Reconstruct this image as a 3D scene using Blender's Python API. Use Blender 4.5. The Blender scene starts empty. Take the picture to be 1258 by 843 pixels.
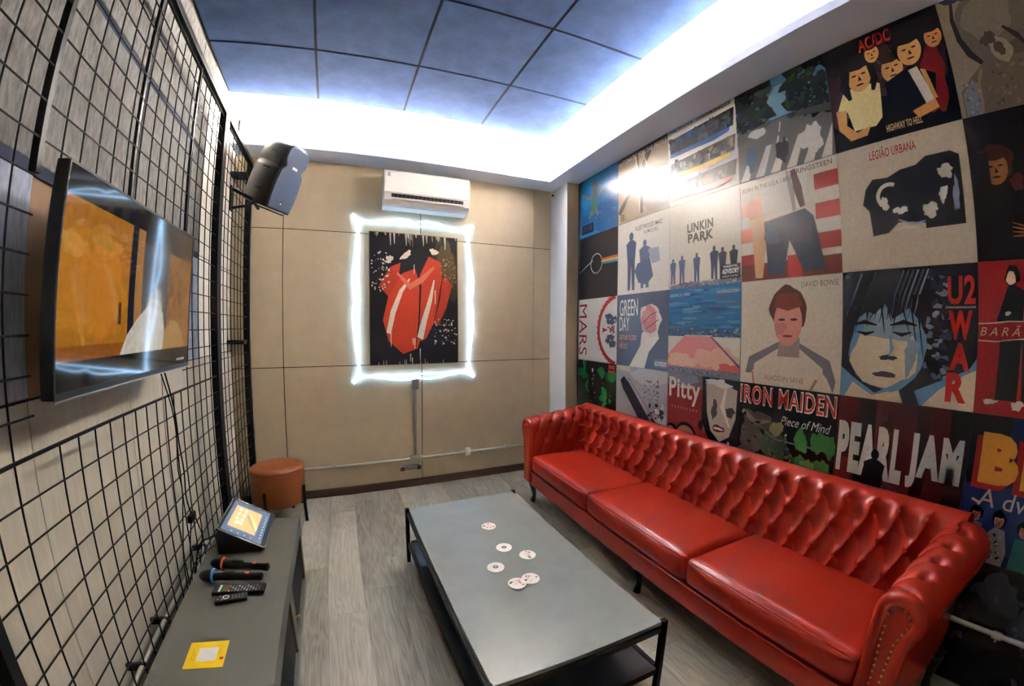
import bpy, bmesh, math, random
from mathutils import Vector, Matrix, noise
random.seed(7)
sc = bpy.context.scene
PI = math.pi

# ---------------------------------------------------------------- camera
cam_d = bpy.data.cameras.new('camera')
cam = bpy.data.objects.new('camera', cam_d)
sc.collection.objects.link(cam)
cam_d.sensor_width = 36.0
cam_d.sensor_fit = 'HORIZONTAL'
cam_d.clip_start = 0.02
cam_d.type = 'PANO'                     # the photograph's wide lens bends straight lines
cy = cam_d if hasattr(cam_d, 'panorama_type') else cam_d.cycles
cy.panorama_type = 'FISHEYE_LENS_POLYNOMIAL'
cy.fisheye_fov = math.radians(180)
A1, A2, A3 = LENS = (1.3356, -0.3804, 0.0990)
cy.fisheye_polynomial_k0 = 0.0
cy.fisheye_polynomial_k1 = -A1 / 18.0
cy.fisheye_polynomial_k2 = -A2 / 18.0 ** 2
cy.fisheye_polynomial_k3 = -A3 / 18.0 ** 3
cy.fisheye_polynomial_k4 = 0.0
yaw, pitch, roll = 0.3996, -0.0403, -0.0019
cam.location = (0.7242, -3.5385, 1.4126)
cam.rotation_euler = (Matrix.Rotation(-yaw, 3, 'Z') @ Matrix.Rotation(PI / 2 + pitch, 3, 'X') @ Matrix.Rotation(-roll, 3, 'Z')).to_euler()
sc.camera = cam

# ---------------------------------------------------------------- world, exposure
w = bpy.data.worlds.new('world')
sc.world = w
w.use_nodes = True
w.node_tree.nodes['Background'].inputs[0].default_value = (0.02, 0.02, 0.02, 1)
w.node_tree.nodes['Background'].inputs[1].default_value = 0.0
sc.view_settings.view_transform = 'Standard'
sc.view_settings.look = 'None'
sc.view_settings.gamma = 1.0
sc.view_settings.use_curve_mapping = False
sc.view_settings.exposure = 2.84
LED_POWER = 175.0          # cove strip, emission strength
NEON_POWER = 1.25         # neon tube, emission strength
sc.cycles.use_denoising = True
sc.cycles.max_bounces = 10
sc.cycles.diffuse_bounces = 6

# ================================================================ helpers
def s2l(c):
    return tuple((v / 255 / 12.92) if v / 255 <= 0.04045 else ((v / 255 + 0.055) / 1.055) ** 2.4 for v in c[:3])

def nodes(m):
    m.use_nodes = True
    nt = m.node_tree
    return nt, nt.nodes['Principled BSDF']

def mat(name, col, rough=0.5, metal=0.0, spec=0.5, coat=0.0, var=0.0, vscale=20.0, bump=0.0, bscale=80.0, stretch=(1, 1, 1), emit=None, estr=0.0, obvar=0.0):
    """principled material; var = colour mottle, bump = fine relief, both from object space noise"""
    m = bpy.data.materials.new(name)
    nt, b = nodes(m)
    L = nt.links.new
    c = (*s2l(col), 1)
    b.inputs['Base Color'].default_value = c
    b.inputs['Roughness'].default_value = rough
    b.inputs['Metallic'].default_value = metal
    b.inputs['Specular IOR Level'].default_value = spec
    b.inputs['Coat Weight'].default_value = coat
    b.inputs['Coat Roughness'].default_value = 0.08
    if emit:
        b.inputs['Emission Color'].default_value = (*s2l(emit), 1)
        b.inputs['Emission Strength'].default_value = estr
    if var or bump:
        tc = nt.nodes.new('ShaderNodeTexCoord')
        mp = nt.nodes.new('ShaderNodeMapping')
        mp.inputs['Scale'].default_value = stretch
        L(tc.outputs['Object'], mp.inputs['Vector'])
    if var:
        n = nt.nodes.new('ShaderNodeTexNoise')
        n.inputs['Scale'].default_value = vscale
        n.inputs['Detail'].default_value = 6
        n.inputs['Roughness'].default_value = 0.65
        L(mp.outputs[0], n.inputs['Vector'])
        r = nt.nodes.new('ShaderNodeMapRange')
        r.inputs['From Min'].default_value = 0.3
        r.inputs['From Max'].default_value = 0.7
        r.inputs['To Min'].default_value = 1 - var
        r.inputs['To Max'].default_value = 1 + var
        L(n.outputs['Fac'], r.inputs['Value'])
        val = r.outputs[0]
        if obvar:
            oi = nt.nodes.new('ShaderNodeObjectInfo')
            r2 = nt.nodes.new('ShaderNodeMapRange')
            r2.inputs['To Min'].default_value = 1 - obvar
            r2.inputs['To Max'].default_value = 1 + obvar
            L(oi.outputs['Random'], r2.inputs['Value'])
            mu = nt.nodes.new('ShaderNodeMath'); mu.operation = 'MULTIPLY'
            L(val, mu.inputs[0]); L(r2.outputs[0], mu.inputs[1])
            val = mu.outputs[0]
        mx = nt.nodes.new('ShaderNodeVectorMath'); mx.operation = 'SCALE'
        mx.inputs[0].default_value = c[:3]
        L(val, mx.inputs['Scale'])
        L(mx.outputs[0], b.inputs['Base Color'])
    if bump:
        n2 = nt.nodes.new('ShaderNodeTexNoise')
        n2.inputs['Scale'].default_value = bscale
        n2.inputs['Detail'].default_value = 4
        L(mp.outputs[0], n2.inputs['Vector'])
        bp = nt.nodes.new('ShaderNodeBump')
        bp.inputs['Strength'].default_value = bump
        bp.inputs['Distance'].default_value = 0.002
        L(n2.outputs['Fac'], bp.inputs['Height'])
        L(bp.outputs[0], b.inputs['Normal'])
    return m

def print_mat(name, rough=0.35, spec=0.5, emit=0.0, grain=0.08, bumpy=0.0, tone=1.0):
    """flat print: colour comes from the face colours of the artwork"""
    m = bpy.data.materials.new(name)
    nt, b = nodes(m)
    L = nt.links.new
    at = nt.nodes.new('ShaderNodeAttribute'); at.attribute_name = 'Col'
    tc = nt.nodes.new('ShaderNodeTexCoord')
    n = nt.nodes.new('ShaderNodeTexNoise'); n.inputs['Scale'].default_value = 60; n.inputs['Detail'].default_value = 5
    L(tc.outputs['Object'], n.inputs['Vector'])
    r = nt.nodes.new('ShaderNodeMapRange')
    r.inputs['From Min'].default_value = 0.3; r.inputs['From Max'].default_value = 0.7
    r.inputs['To Min'].default_value = tone * (1 - grain); r.inputs['To Max'].default_value = tone * (1 + grain)
    L(n.outputs['Fac'], r.inputs['Value'])
    mx = nt.nodes.new('ShaderNodeVectorMath'); mx.operation = 'SCALE'
    L(at.outputs['Color'], mx.inputs[0]); L(r.outputs[0], mx.inputs['Scale'])
    b.inputs['Roughness'].default_value = rough
    b.inputs['Specular IOR Level'].default_value = spec
    if emit:
        b.inputs['Base Color'].default_value = (0.004, 0.004, 0.005, 1)
        L(mx.outputs[0], b.inputs['Emission Color'])
        b.inputs['Emission Strength'].default_value = emit
    else:
        L(mx.outputs[0], b.inputs['Base Color'])
    if bumpy:
        bp = nt.nodes.new('ShaderNodeBump'); bp.inputs['Strength'].default_value = bumpy; bp.inputs['Distance'].default_value = 0.002
        L(n.outputs['Fac'], bp.inputs['Height']); L(bp.outputs[0], b.inputs['Normal'])
    return m

def link(o, parent=None):
    sc.collection.objects.link(o)
    if parent:
        o.parent = parent
    return o

def thing(name, label, cat, loc=(0, 0, 0), rot=(0, 0, 0), group=None):
    o = bpy.data.objects.new(name, None)
    o.empty_display_size = 0.05
    link(o); o.location = loc; o.rotation_euler = rot
    o['label'] = label; o['category'] = cat
    if group: o['group'] = group
    return o

def tag(o, label, cat, group=None):
    o['label'] = label; o['category'] = cat
    if group: o['group'] = group
    return o

def origin_of(o):
    v = Vector((0, 0, 0))
    while o:
        v += o.location; o = o.parent
    return v

class MB:
    def __init__(s): s.bm = bmesh.new()
    def face(s, pts, mi=0):
        f = s.bm.faces.new([s.bm.verts.new(p) for p in pts]); f.material_index = mi; return f
    def box(s, a, b, mi=0, M=None):
        x0, y0, z0 = a; x1, y1, z1 = b
        vs = [Vector((x, y, z)) for x in (x0, x1) for y in (y0, y1) for z in (z0, z1)]
        if M: vs = [M @ v for v in vs]
        v = [s.bm.verts.new(p) for p in vs]
        for q in ((0, 1, 3, 2), (4, 6, 7, 5), (0, 4, 5, 1), (2, 3, 7, 6), (0, 2, 6, 4), (1, 5, 7, 3)):
            s.bm.faces.new([v[i] for i in q]).material_index = mi
        return s
    def grid(s, P, mi=0, cu=False, cv=False):
        n, m = len(P), len(P[0])
        V = [[s.bm.verts.new(p) for p in row] for row in P]
        for i in range(n if cu else n - 1):
            for j in range(m if cv else m - 1):
                i2, j2 = (i + 1) % n, (j + 1) % m
                s.bm.faces.new([V[i][j], V[i2][j], V[i2][j2], V[i][j2]]).material_index = mi
        return V
    def cap(s, loop, mi=0):
        try: s.bm.faces.new(loop).material_index = mi
        except ValueError: pass
    def tube(s, pts, r, n=8, closed=False, mi=0, caps=True, M=None, flat=None):
        pts = [Vector(p) for p in pts]
        if M: pts = [M @ p for p in pts]
        N = len(pts); rs = r if isinstance(r, (list, tuple)) else [r] * N
        up = None; P = []
        for i, p in enumerate(pts):
            a = pts[i - 1] if (i > 0 or closed) else p
            b = pts[(i + 1) % N] if (i < N - 1 or closed) else p
            t = (b - a).normalized()
            if up is None:
                up = Vector((0, 0, 1)) if abs(t.z) < 0.9 else Vector((1, 0, 0))
            e1 = (up - t * up.dot(t)).normalized(); up = e1
            e2 = t.cross(e1)
            P.append([p + (e1 * math.cos(2 * PI * k / n) + e2 * math.sin(2 * PI * k / n) * (flat or 1)) * rs[i] for k in range(n)])
        V = s.grid(P, mi, cu=closed, cv=True)
        if caps and not closed:
            s.cap(V[0], mi); s.cap(V[-1][::-1], mi)
        return s
    def cyl(s, p0, p1, r, n=16, r1=None, mi=0):
        return s.tube([p0, p1], [r, r if r1 is None else r1], n, mi=mi)
    def lathe(s, prof, c=(0, 0, 0), n=32, mi=0, M=None):
        c = Vector(c)
        P = []
        for r, z in prof:
            row = [Vector((max(r, 1e-5) * math.cos(2 * PI * k / n), max(r, 1e-5) * math.sin(2 * PI * k / n), z)) for k in range(n)]
            P.append([(M @ q if M else q) + c for q in row])
        V = s.grid(P, mi, cv=True)
        s.cap(V[0][::-1], mi); s.cap(V[-1], mi)
        return s
    def prism(s, pts, f, t0, t1, mi=0):
        """outline pts (2d) extruded; f(u, v, t) -> 3d"""
        a = [s.bm.verts.new(f(u, v, t0)) for u, v in pts]
        b = [s.bm.verts.new(f(u, v, t1)) for u, v in pts]
        s.bm.faces.new(a[::-1]).material_index = mi
        s.bm.faces.new(b).material_index = mi
        n = len(pts)
        for i in range(n):
            s.bm.faces.new([a[i], a[(i + 1) % n], b[(i + 1) % n], b[i]]).material_index = mi
        return s
    def rbox(s, a, b, r, n=(8, 8, 4), dome=0.0, mi=0, M=None, f=None):
        """box with rounded edges and, if dome, a puffed top"""
        a, b = Vector(a), Vector(b); c = (a + b) / 2; h = (b - a) / 2
        cache = {}
        def vert(q):
            k = tuple(round(x, 6) for x in q)
            if k in cache: return cache[k]
            p = Vector((q[0] * h.x, q[1] * h.y, q[2] * h.z))
            inner = Vector([max(-h[i] + r, min(h[i] - r, p[i])) for i in range(3)])
            d = p - inner
            if d.length > 1e-9: p = inner + d.normalized() * r
            if dome and q[2] > -0.99:
                p.z += dome * (1 - q[0] ** 4) * (1 - q[1] ** 4) * max(0, (q[2] + 1) / 2)
            p = p + c
            if f: p = f(p, q)
            if M: p = M @ p
            cache[k] = s.bm.verts.new(p)
            return cache[k]
        def ticks(m):
            return [-math.cos(PI * i / m) * 0.5 + (2 * i / m - 1) * 0.5 for i in range(m + 1)]
        tx, ty, tz = ticks(n[0]), ticks(n[1]), ticks(n[2])
        def quad(*qs):
            s.bm.faces.new([vert(q) for q in qs]).material_index = mi
        for i in range(n[0]):
            for j in range(n[1]):
                quad((tx[i], ty[j], 1), (tx[i + 1], ty[j], 1), (tx[i + 1], ty[j + 1], 1), (tx[i], ty[j + 1], 1))
                quad((tx[i], ty[j], -1), (tx[i], ty[j + 1], -1), (tx[i + 1], ty[j + 1], -1), (tx[i + 1], ty[j], -1))
        for i in range(n[0]):
            for k in range(n[2]):
                quad((tx[i], -1, tz[k]), (tx[i + 1], -1, tz[k]), (tx[i + 1], -1, tz[k + 1]), (tx[i], -1, tz[k + 1]))
                quad((tx[i], 1, tz[k]), (tx[i], 1, tz[k + 1]), (tx[i + 1], 1, tz[k + 1]), (tx[i + 1], 1, tz[k]))
        for j in range(n[1]):
            for k in range(n[2]):
                quad((-1, ty[j], tz[k]), (-1, ty[j], tz[k + 1]), (-1, ty[j + 1], tz[k + 1]), (-1, ty[j + 1], tz[k]))
                quad((1, ty[j], tz[k]), (1, ty[j + 1], tz[k]), (1, ty[j + 1], tz[k + 1]), (1, ty[j], tz[k + 1]))
        return s
    def build(s, name, mats, parent=None, smooth=0, bevel=0.0, local=False, bseg=2, fix=True):
        me = bpy.data.meshes.new(name)
        if fix: bmesh.ops.recalc_face_normals(s.bm, faces=s.bm.faces)
        if parent and not local:
            bmesh.ops.translate(s.bm, verts=s.bm.verts, vec=-origin_of(parent))
        s.bm.to_mesh(me); s.bm.free()
        for m in (mats if isinstance(mats, (list, tuple)) else [mats]): me.materials.append(m)
        if smooth:
            me.shade_smooth()
            me.set_sharp_from_angle(angle=math.radians(smooth))
        o = bpy.data.objects.new(name, me)
        link(o, parent)
        if bevel:
            md = o.modifiers.new('bevel', 'BEVEL'); md.width = bevel; md.segments = bseg; md.limit_method = 'ANGLE'
        return o

def structure(o):
    o['kind'] = 'structure'; return o

def stuff(o):
    o['kind'] = 'stuff'; return o

def struct_empty(name, loc=(0, 0, 0)):
    o = bpy.data.objects.new(name, None); link(o); o.location = loc; o['kind'] = 'structure'; return o

# ---------------------------------------------------------------- flat artwork
_tc = {}
def text_polys(body, bold=0.0, shear=0.0):
    key = (body, bold, shear)
    if key in _tc: return _tc[key]
    cu = bpy.data.curves.new('text', 'FONT'); cu.body = body; cu.offset = bold; cu.resolution_u = 3; cu.shear = shear
    cu.space_character = 1.0 + bold * 3
    ob = bpy.data.objects.new('text', cu); sc.collection.objects.link(ob)
    dg = bpy.context.evaluated_depsgraph_get()
    ev = ob.evaluated_get(dg); me = ev.to_mesh()
    V = [(v.co.x, v.co.y) for v in me.vertices]
    P = [[V[i] for i in p.vertices] for p in me.polygons]
    ev.to_mesh_clear(); bpy.data.objects.remove(ob); bpy.data.curves.remove(cu)
    xs = [v[0] for v in V]; ys = [v[1] for v in V]
    x0, x1, y0, y1 = min(xs), max(xs), min(ys), max(ys)
    P = [[((x - x0) / (x1 - x0), (y - y0) / (y1 - y0)) for x, y in p] for p in P]
    _tc[key] = P
    return P

class Art:
    """polygons in the unit square of a flat print, later ones on top"""
    def __init__(s, bg, seed=1):
        s.it = [(0, [(0, 0), (1, 0), (1, 1), (0, 1)], bg)]; s.n = 1; s.rd = random.Random(seed); s.clip = True
    def add(s, pts, col, layer=None):
        if s.clip: pts = [(min(1, max(0, u)), min(1, max(0, v))) for u, v in pts]
        out = []
        for q in pts:
            if not out or abs(q[0] - out[-1][0]) + abs(q[1] - out[-1][1]) > 1e-5: out.append(q)
        if len(out) > 2 and abs(out[0][0] - out[-1][0]) + abs(out[0][1] - out[-1][1]) < 1e-5: out.pop()
        if len(out) < 3: return s
        if layer is None:
            layer = s.n; s.n += 1
        s.it.append((layer, out, col)); return s
    def rect(s, u0, v0, u1, v1, col): return s.add([(u0, v0), (u1, v0), (u1, v1), (u0, v1)], col)
    def ell(s, cu, cv, ru, rv, col, rot=0, n=20):
        c, d = math.cos(rot), math.sin(rot)
        return s.add([(cu + ru * math.cos(t) * c - rv * math.sin(t) * d, cv + ru * math.cos(t) * d + rv * math.sin(t) * c) for t in [2 * PI * k / n for k in range(n)]], col)
    def blob(s, cu, cv, ru, rv, col, rough=0.2, n=26, rot=0, layer=None):
        ph = [s.rd.uniform(0, 6.28) for _ in range(4)]
        c, d = math.cos(rot), math.sin(rot); P = []
        for k in range(n):
            t = 2 * PI * k / n
            q = 1 + rough * (0.5 * math.sin(2 * t + ph[0]) + 0.4 * math.sin(3 * t + ph[1]) + 0.35 * math.sin(5 * t + ph[2]) + 0.3 * math.sin(8 * t + ph[3]))
            x, y = ru * q * math.cos(t), rv * q * math.sin(t)
            P.append((cu + x * c - y * d, cv + x * d + y * c))
        return s.add(P, col, layer)
    def specks(s, u0, v0, u1, v1, n, r0, r1, cols, rough=0.4, asp=1.0):
        L = s.n; s.n += 3
        for k in range(n):
            r = s.rd.uniform(r0, r1)
            s.blob(s.rd.uniform(u0, u1), s.rd.uniform(v0, v1), r * asp, r, s.rd.choice(cols), rough, 8, layer=L + 3 * k / n)
        return s
    def stroke(s, pts, wd, col):
        pts = [Vector((p[0], p[1])) for p in pts]; n = len(pts); l, r = [], []
        ws = wd if isinstance(wd, (list, tuple)) else [wd] * n
        for i, p in enumerate(pts):
            t = (pts[min(i + 1, n - 1)] - pts[max(i - 1, 0)]).normalized(); q = Vector((-t.y, t.x)) * ws[i] / 2
            l.append(tuple(p + q)); r.append(tuple(p - q))
        return s.add(l + r[::-1], col)
    def ring(s, cu, cv, r, wd, col, a0=0, a1=2 * PI, n=40):
        return s.stroke([(cu + r * math.cos(a0 + (a1 - a0) * k / n), cv + r * math.sin(a0 + (a1 - a0) * k / n)) for k in range(n + 1)], wd, col)
    def text(s, body, u0, v0, u1, v1, col, bold=0.0, turn=0, shear=0.0, slope=0.0):
        """text stretched into the box; turn=1: reads downwards"""
        L = s.n; s.n += 1
        for p in text_polys(body, bold, shear):
            q = []
            for x, y in p:
                if turn: q.append((u0 + y * (u1 - u0), v1 - x * (v1 - v0)))
                else: q.append((u0 + x * (u1 - u0), v0 + y * (v1 - v0) + slope * x))
            s.add(q, col, L)
        return s
    def man(s, cu, v0, h, col, legs=None, head=None, wide=1.0):
        """plain standing figure"""
        wd = 0.13 * h * wide
        legs = legs or col; head = head or col
        s.add([(cu - wd * .75, v0), (cu - wd * .2, v0), (cu, v0 + .42 * h), (cu + wd * .25, v0), (cu + wd * .8, v0), (cu + wd * .8, v0 + .5 * h), (cu - wd * .8, v0 + .5 * h)], legs)
        s.add([(cu - wd * .8, v0 + .46 * h), (cu + wd * .8, v0 + .46 * h), (cu + wd * 1.1, v0 + .8 * h), (cu + wd * .35, v0 + .86 * h), (cu - wd * .35, v0 + .86 * h), (cu - wd * 1.1, v0 + .8 * h)], col)
        s.ell(cu, v0 + .92 * h, .055 * h, .075 * h, head, n=14)
        return s
    def face_of(s, cu, cv, r, skin, hair, dark):
        """plain portrait head"""
        s.blob(cu, cv + r * .25, r * 1.0, r * 1.15, hair, .12)
        s.ell(cu, cv - r * .1, r * .68, r * .92, skin)
        s.add([(cu - r * .7, cv + r * .45), (cu + r * .1, cv + r * .35), (cu + r * .7, cv + r * .5), (cu + r * .5, cv + r * .95), (cu - r * .5, cv + r * .95)], hair)
        for d in (-1, 1): s.ell(cu + d * r * .28, cv + r * .05, r * .15, r * .06, dark, n=10)
        s.add([(cu, cv), (cu + r * .14, cv - r * .34), (cu - r * .08, cv - r * .34)], dark)
        s.ell(cu, cv - r * .58, r * .24, r * .06, dark, n=10)
        return s
    def emit(s, mb, O, U, V, N, base=0.0, step=0.00012, mi=0):
        O, U, V, N = map(Vector, (O, U, V, N))
        lay = mb.bm.faces.layers.float_color.get('Col') or mb.bm.faces.layers.float_color.new('Col')
        for layer, pts, col in s.it:
            try: f = mb.bm.faces.new([mb.bm.verts.new(O + U * u + V * v + N * (base + layer * step)) for u, v in pts])
            except ValueError: continue
            f.material_index = mi
            f.normal_update()
            if f.normal.dot(N) < 0: f.normal_flip()
            f[lay] = (*s2l(col), 1)

def bake_cols(o):
    """nothing to bake: the face layer 'Col' is read by the Attribute node"""
    return o

def oak(name):
    """grey oak: stretched grain, cathedral figure and knots, each plank its own shade and offset"""
    m = bpy.data.materials.new(name)
    nt, b = nodes(m); L = nt.links.new; N = nt.nodes.new
    tc = N('ShaderNodeTexCoord'); oi = N('ShaderNodeObjectInfo')
    sc1 = N('ShaderNodeVectorMath'); sc1.operation = 'SCALE'; sc1.inputs[0].default_value = (7.3, 13.1, 3.7); L(oi.outputs['Random'], sc1.inputs['Scale'])
    ad = N('ShaderNodeVectorMath'); ad.operation = 'ADD'; L(tc.outputs['Object'], ad.inputs[0]); L(sc1.outputs[0], ad.inputs[1])
    mp = N('ShaderNodeMapping'); mp.inputs['Scale'].default_value = (1, .12, 1); L(ad.outputs[0], mp.inputs['Vector'])
    n1 = N('ShaderNodeTexNoise'); n1.inputs['Scale'].default_value = 9; n1.inputs['Detail'].default_value = 3; L(mp.outputs[0], n1.inputs['Vector'])
    mu = N('ShaderNodeMath'); mu.operation = 'MULTIPLY'; mu.inputs[1].default_value = 70; L(n1.outputs['Fac'], mu.inputs[0])
    si = N('ShaderNodeMath'); si.operation = 'SINE'; L(mu.outputs[0], si.inputs[0])
    mp2 = N('ShaderNodeMapping'); mp2.inputs['Scale'].default_value = (1, .04, 1); L(ad.outputs[0], mp2.inputs['Vector'])
    n2 = N('ShaderNodeTexNoise'); n2.inputs['Scale'].default_value = 160; n2.inputs['Detail'].default_value = 4; L(mp2.outputs[0], n2.inputs['Vector'])
    n3 = N('ShaderNodeTexNoise'); n3.inputs['Scale'].default_value = 3.2; n3.inputs['Detail'].default_value = 4; L(mp.outputs[0], n3.inputs['Vector'])
    def lin(x, a_, b_):
        q = N('ShaderNodeMath'); q.operation = 'MULTIPLY_ADD'; L(x, q.inputs[0]); q.inputs[1].default_value = a_; q.inputs[2].default_value = b_; return q.outputs[0]
    def plus(x, y):
        q = N('ShaderNodeMath'); q.operation = 'ADD'; L(x, q.inputs[0]); L(y, q.inputs[1]); return q.outputs[0]
    f = plus(plus(lin(si.outputs[0], .06, .5), lin(n2.outputs['Fac'], .5, -.25)), plus(lin(n3.outputs['Fac'], .8, -.4), lin(oi.outputs['Random'], .13, -.065)))
    cr = N('ShaderNodeValToRGB'); L(f, cr.inputs[0])
    e = cr.color_ramp.elements
    e[0].position = .12; e[0].color = (*s2l((92, 86, 76)), 1); e[1].position = .88; e[1].color = (*s2l((194, 190, 176)), 1)
    e2 = e.new(.5); e2.color = (*s2l((156, 152, 138)), 1)
    L(cr.outputs[0], b.inputs['Base Color'])
    b.inputs['Roughness'].default_value = .42
    bp = N('ShaderNodeBump'); bp.inputs['Strength'].default_value = .15; bp.inputs['Distance'].default_value = .001; L(n2.outputs['Fac'], bp.inputs['Height']); L(bp.outputs[0], b.inputs['Normal'])
    return m

# ================================================================ materials
M = {}
M['white'] = mat('white_paint', (236, 242, 248), 0.6, var=0.02, vscale=4)
M['neontint'] = mat('neon_tinted_white', (222, 233, 255), 0.6, var=0.02, vscale=4)  # white soffit paint with the neon's bluish light mixed into its colour
M['plaster'] = mat('white_plaster', (242, 232, 218), 0.7)
M['tan'] = mat('tan_board', (206, 188, 156), 0.55, var=0.07, vscale=7, bump=0.1, bscale=300)
M['palewood'] = mat('pale_wood_board', (194, 186, 168), 0.6, var=0.1, vscale=6, stretch=(1, 9, 0.9), bump=0.1)
M['ply'] = mat('brown_plywood', (150, 112, 72), 0.6, var=0.1, vscale=6, stretch=(1, 6, .8))
M['joint'] = mat('dark_joint', (30, 25, 20), 0.9)
M['felt'] = mat('grey_felt', (128, 126, 122), 0.95, var=0.4, vscale=38, bump=0.8, bscale=240, spec=0.1, stretch=(1, 1.6, 0.5))
M['bluefelt'] = mat('blue_grey_felt', (168, 176, 194), 0.95, var=0.3, vscale=30, stretch=(1, 3, .5), bump=0.6, bscale=240, spec=0.1)
M['bluestrip'] = mat('dark_blue_backing', (44, 50, 72), 0.9)
M['tile'] = mat('ceiling_felt', (66, 84, 120), 0.95, var=0.2, vscale=7, bump=0.5, bscale=260, spec=0.1)
M['backing'] = mat('black_backing', (10, 11, 15), 0.9)
M['black'] = mat('black_metal', (10, 10, 12), 0.5, spec=0.3)
M['wire'] = mat('black_wire', (8, 8, 9), 0.6, spec=0.2)
M['plank'] = oak('grey_oak')
M['darkwood'] = mat('dark_skirting', (84, 62, 50), 0.45, var=0.15, vscale=12)
M['leather'] = mat('red_leather', (164, 41, 24), 0.24, spec=0.5, bump=0.16, bscale=420, var=0.05, vscale=30)
M['leather2'] = mat('tan_leather', (146, 78, 34), 0.38, bump=0.15, bscale=300, var=0.08, vscale=20)
M['stone'] = mat('grey_laminate', (130, 136, 134), 0.28, var=0.09, vscale=6, bump=0.05, bscale=200)
M['laminate'] = mat('olive_grey_laminate', (92, 92, 82), 0.45, var=0.05, vscale=90, bump=0.08, bscale=500)
M['brownedge'] = mat('brown_edge', (92, 62, 46), 0.5, var=0.1)
M['darkboard'] = mat('dark_shelf_board', (52, 58, 70), 0.2, var=0.1, vscale=6)
M['steel'] = mat('galvanised_steel', (176, 172, 162), 0.32, metal=0.55, var=0.06, vscale=30)
M['brass'] = mat('brass', (196, 158, 84), 0.3, metal=1.0)
M['grey'] = mat('grey_plastic', (120, 120, 118), 0.4)
M['acwhite'] = mat('appliance_white', (232, 226, 216), 0.3)
M['blackplastic'] = mat('black_plastic', (16, 16, 17), 0.35)
M['spkbody'] = mat('speaker_cabinet', (36, 31, 25), 0.42, bump=0.12, bscale=300)
M['grille'] = mat('speaker_grille', (92, 102, 122), 0.42, metal=0.7, bump=0.25, bscale=700)
M['foot'] = mat('dark_foot', (20, 15, 13), 0.3)
M['orange'] = mat('orange_rubber', (226, 92, 40), 0.5)
M['blue'] = mat('blue_rubber', (36, 108, 176), 0.5)
M['led'] = mat('led_strip', (255, 240, 220), 0.5, emit=(246, 248, 252), estr=LED_POWER)
M['neon'] = mat('neon_tube', (255, 255, 255), 0.3, emit=(158, 204, 255), estr=NEON_POWER)
M['poster'] = print_mat('poster_print', 0.27, 0.5, tone=0.74)
M['canvas'] = print_mat('canvas_paint', 0.5, 0.4, grain=0.12, bumpy=0.2)
M['screen'] = print_mat('screen_picture', 0.06, 0.6, emit=0.10, grain=0.18)
M['screen2'] = print_mat('tablet_picture', 0.06, 0.6, emit=0.24, grain=0.05)
M['paper'] = print_mat('card_print', 0.4, 0.4, grain=0.02)
M['offwhite'] = mat('off_white_board', (226, 218, 204), 0.6, var=0.04, vscale=8)
M['wallright'] = mat('dark_wall_paint', (60, 58, 58), 0.6)

# ================================================================ the room
W = 2.7634                    # right (poster) wall
LX = -0.11                    # face of left wall boards
YR = -4.7                     # rear wall, behind the camera
HC = 3.045                    # ceiling tile face
HS = 2.752                    # soffit underside

# floor: grey oak planks over a dark base
floor = structure(MB().box((LX - .1, YR - .1, -0.06), (W + .1, 0.1, -0.009)).build('floor', M['backing']))
pm = MB().box((0.0004, 0.0004, -0.008), (0.1846, 1.2196, 0.0)).build('plank', M['plank'], floor, bevel=0.0006, bseg=1)
plank0 = pm; first = True
ix = 0; x = LX - 0.05
while x < W:
    y = YR - random.uniform(0, 1.0)
    while y < 0.0:
        if y + 1.22 > YR:
            y1 = min(y + 1.22, 0.0); sy = (y1 - max(y, YR)) / 1.22
            o = plank0 if first else plank0.copy()
            if not first: link(o, floor)
            first = False
            o.location = (x, max(y, YR), 0); o.scale = (1 if x + .185 < W else (W - x) / .185, sy, 1)
        y += 1.22
    x += 0.185

# back wall with board panels
wb = structure(MB().box((LX - .1, 0.012, -0.05), (W + .1, 0.12, 3.3)).build('wall_back', M['joint']))
xs = [LX - .02, 0.2584, 1.352, 2.4512, 2.645]
zs = [0.0, 1.0898, 2.1887, 2.80]
for i in range(4):
    for j in range(3):
        MB().box((xs[i] + .0035, 0.0, zs[j] + .0035), (xs[i + 1] - .0035, 0.0125, zs[j + 1] - .0035)).build('panel', M['tan'], wb, bevel=0.001, bseg=1)
structure(MB().box((LX, -0.016, 0.0), (2.64, -0.0005, 0.058)).box((LX, -0.012, 0.058), (2.64, -0.0005, 0.066)).build('baseboard_back', M['darkwood'], bevel=0.002))

# right wall
wr = structure(MB().box((W + 0.004, YR - .1, -0.05), (W + 0.12, 0.1, 3.3)).build('wall_right', M['wallright']))
# rear wall
structure(MB().box((LX - .1, YR - 0.1, -0.05), (W + .1, YR, 3.3)).build('wall_rear', M['tan']))

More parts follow.
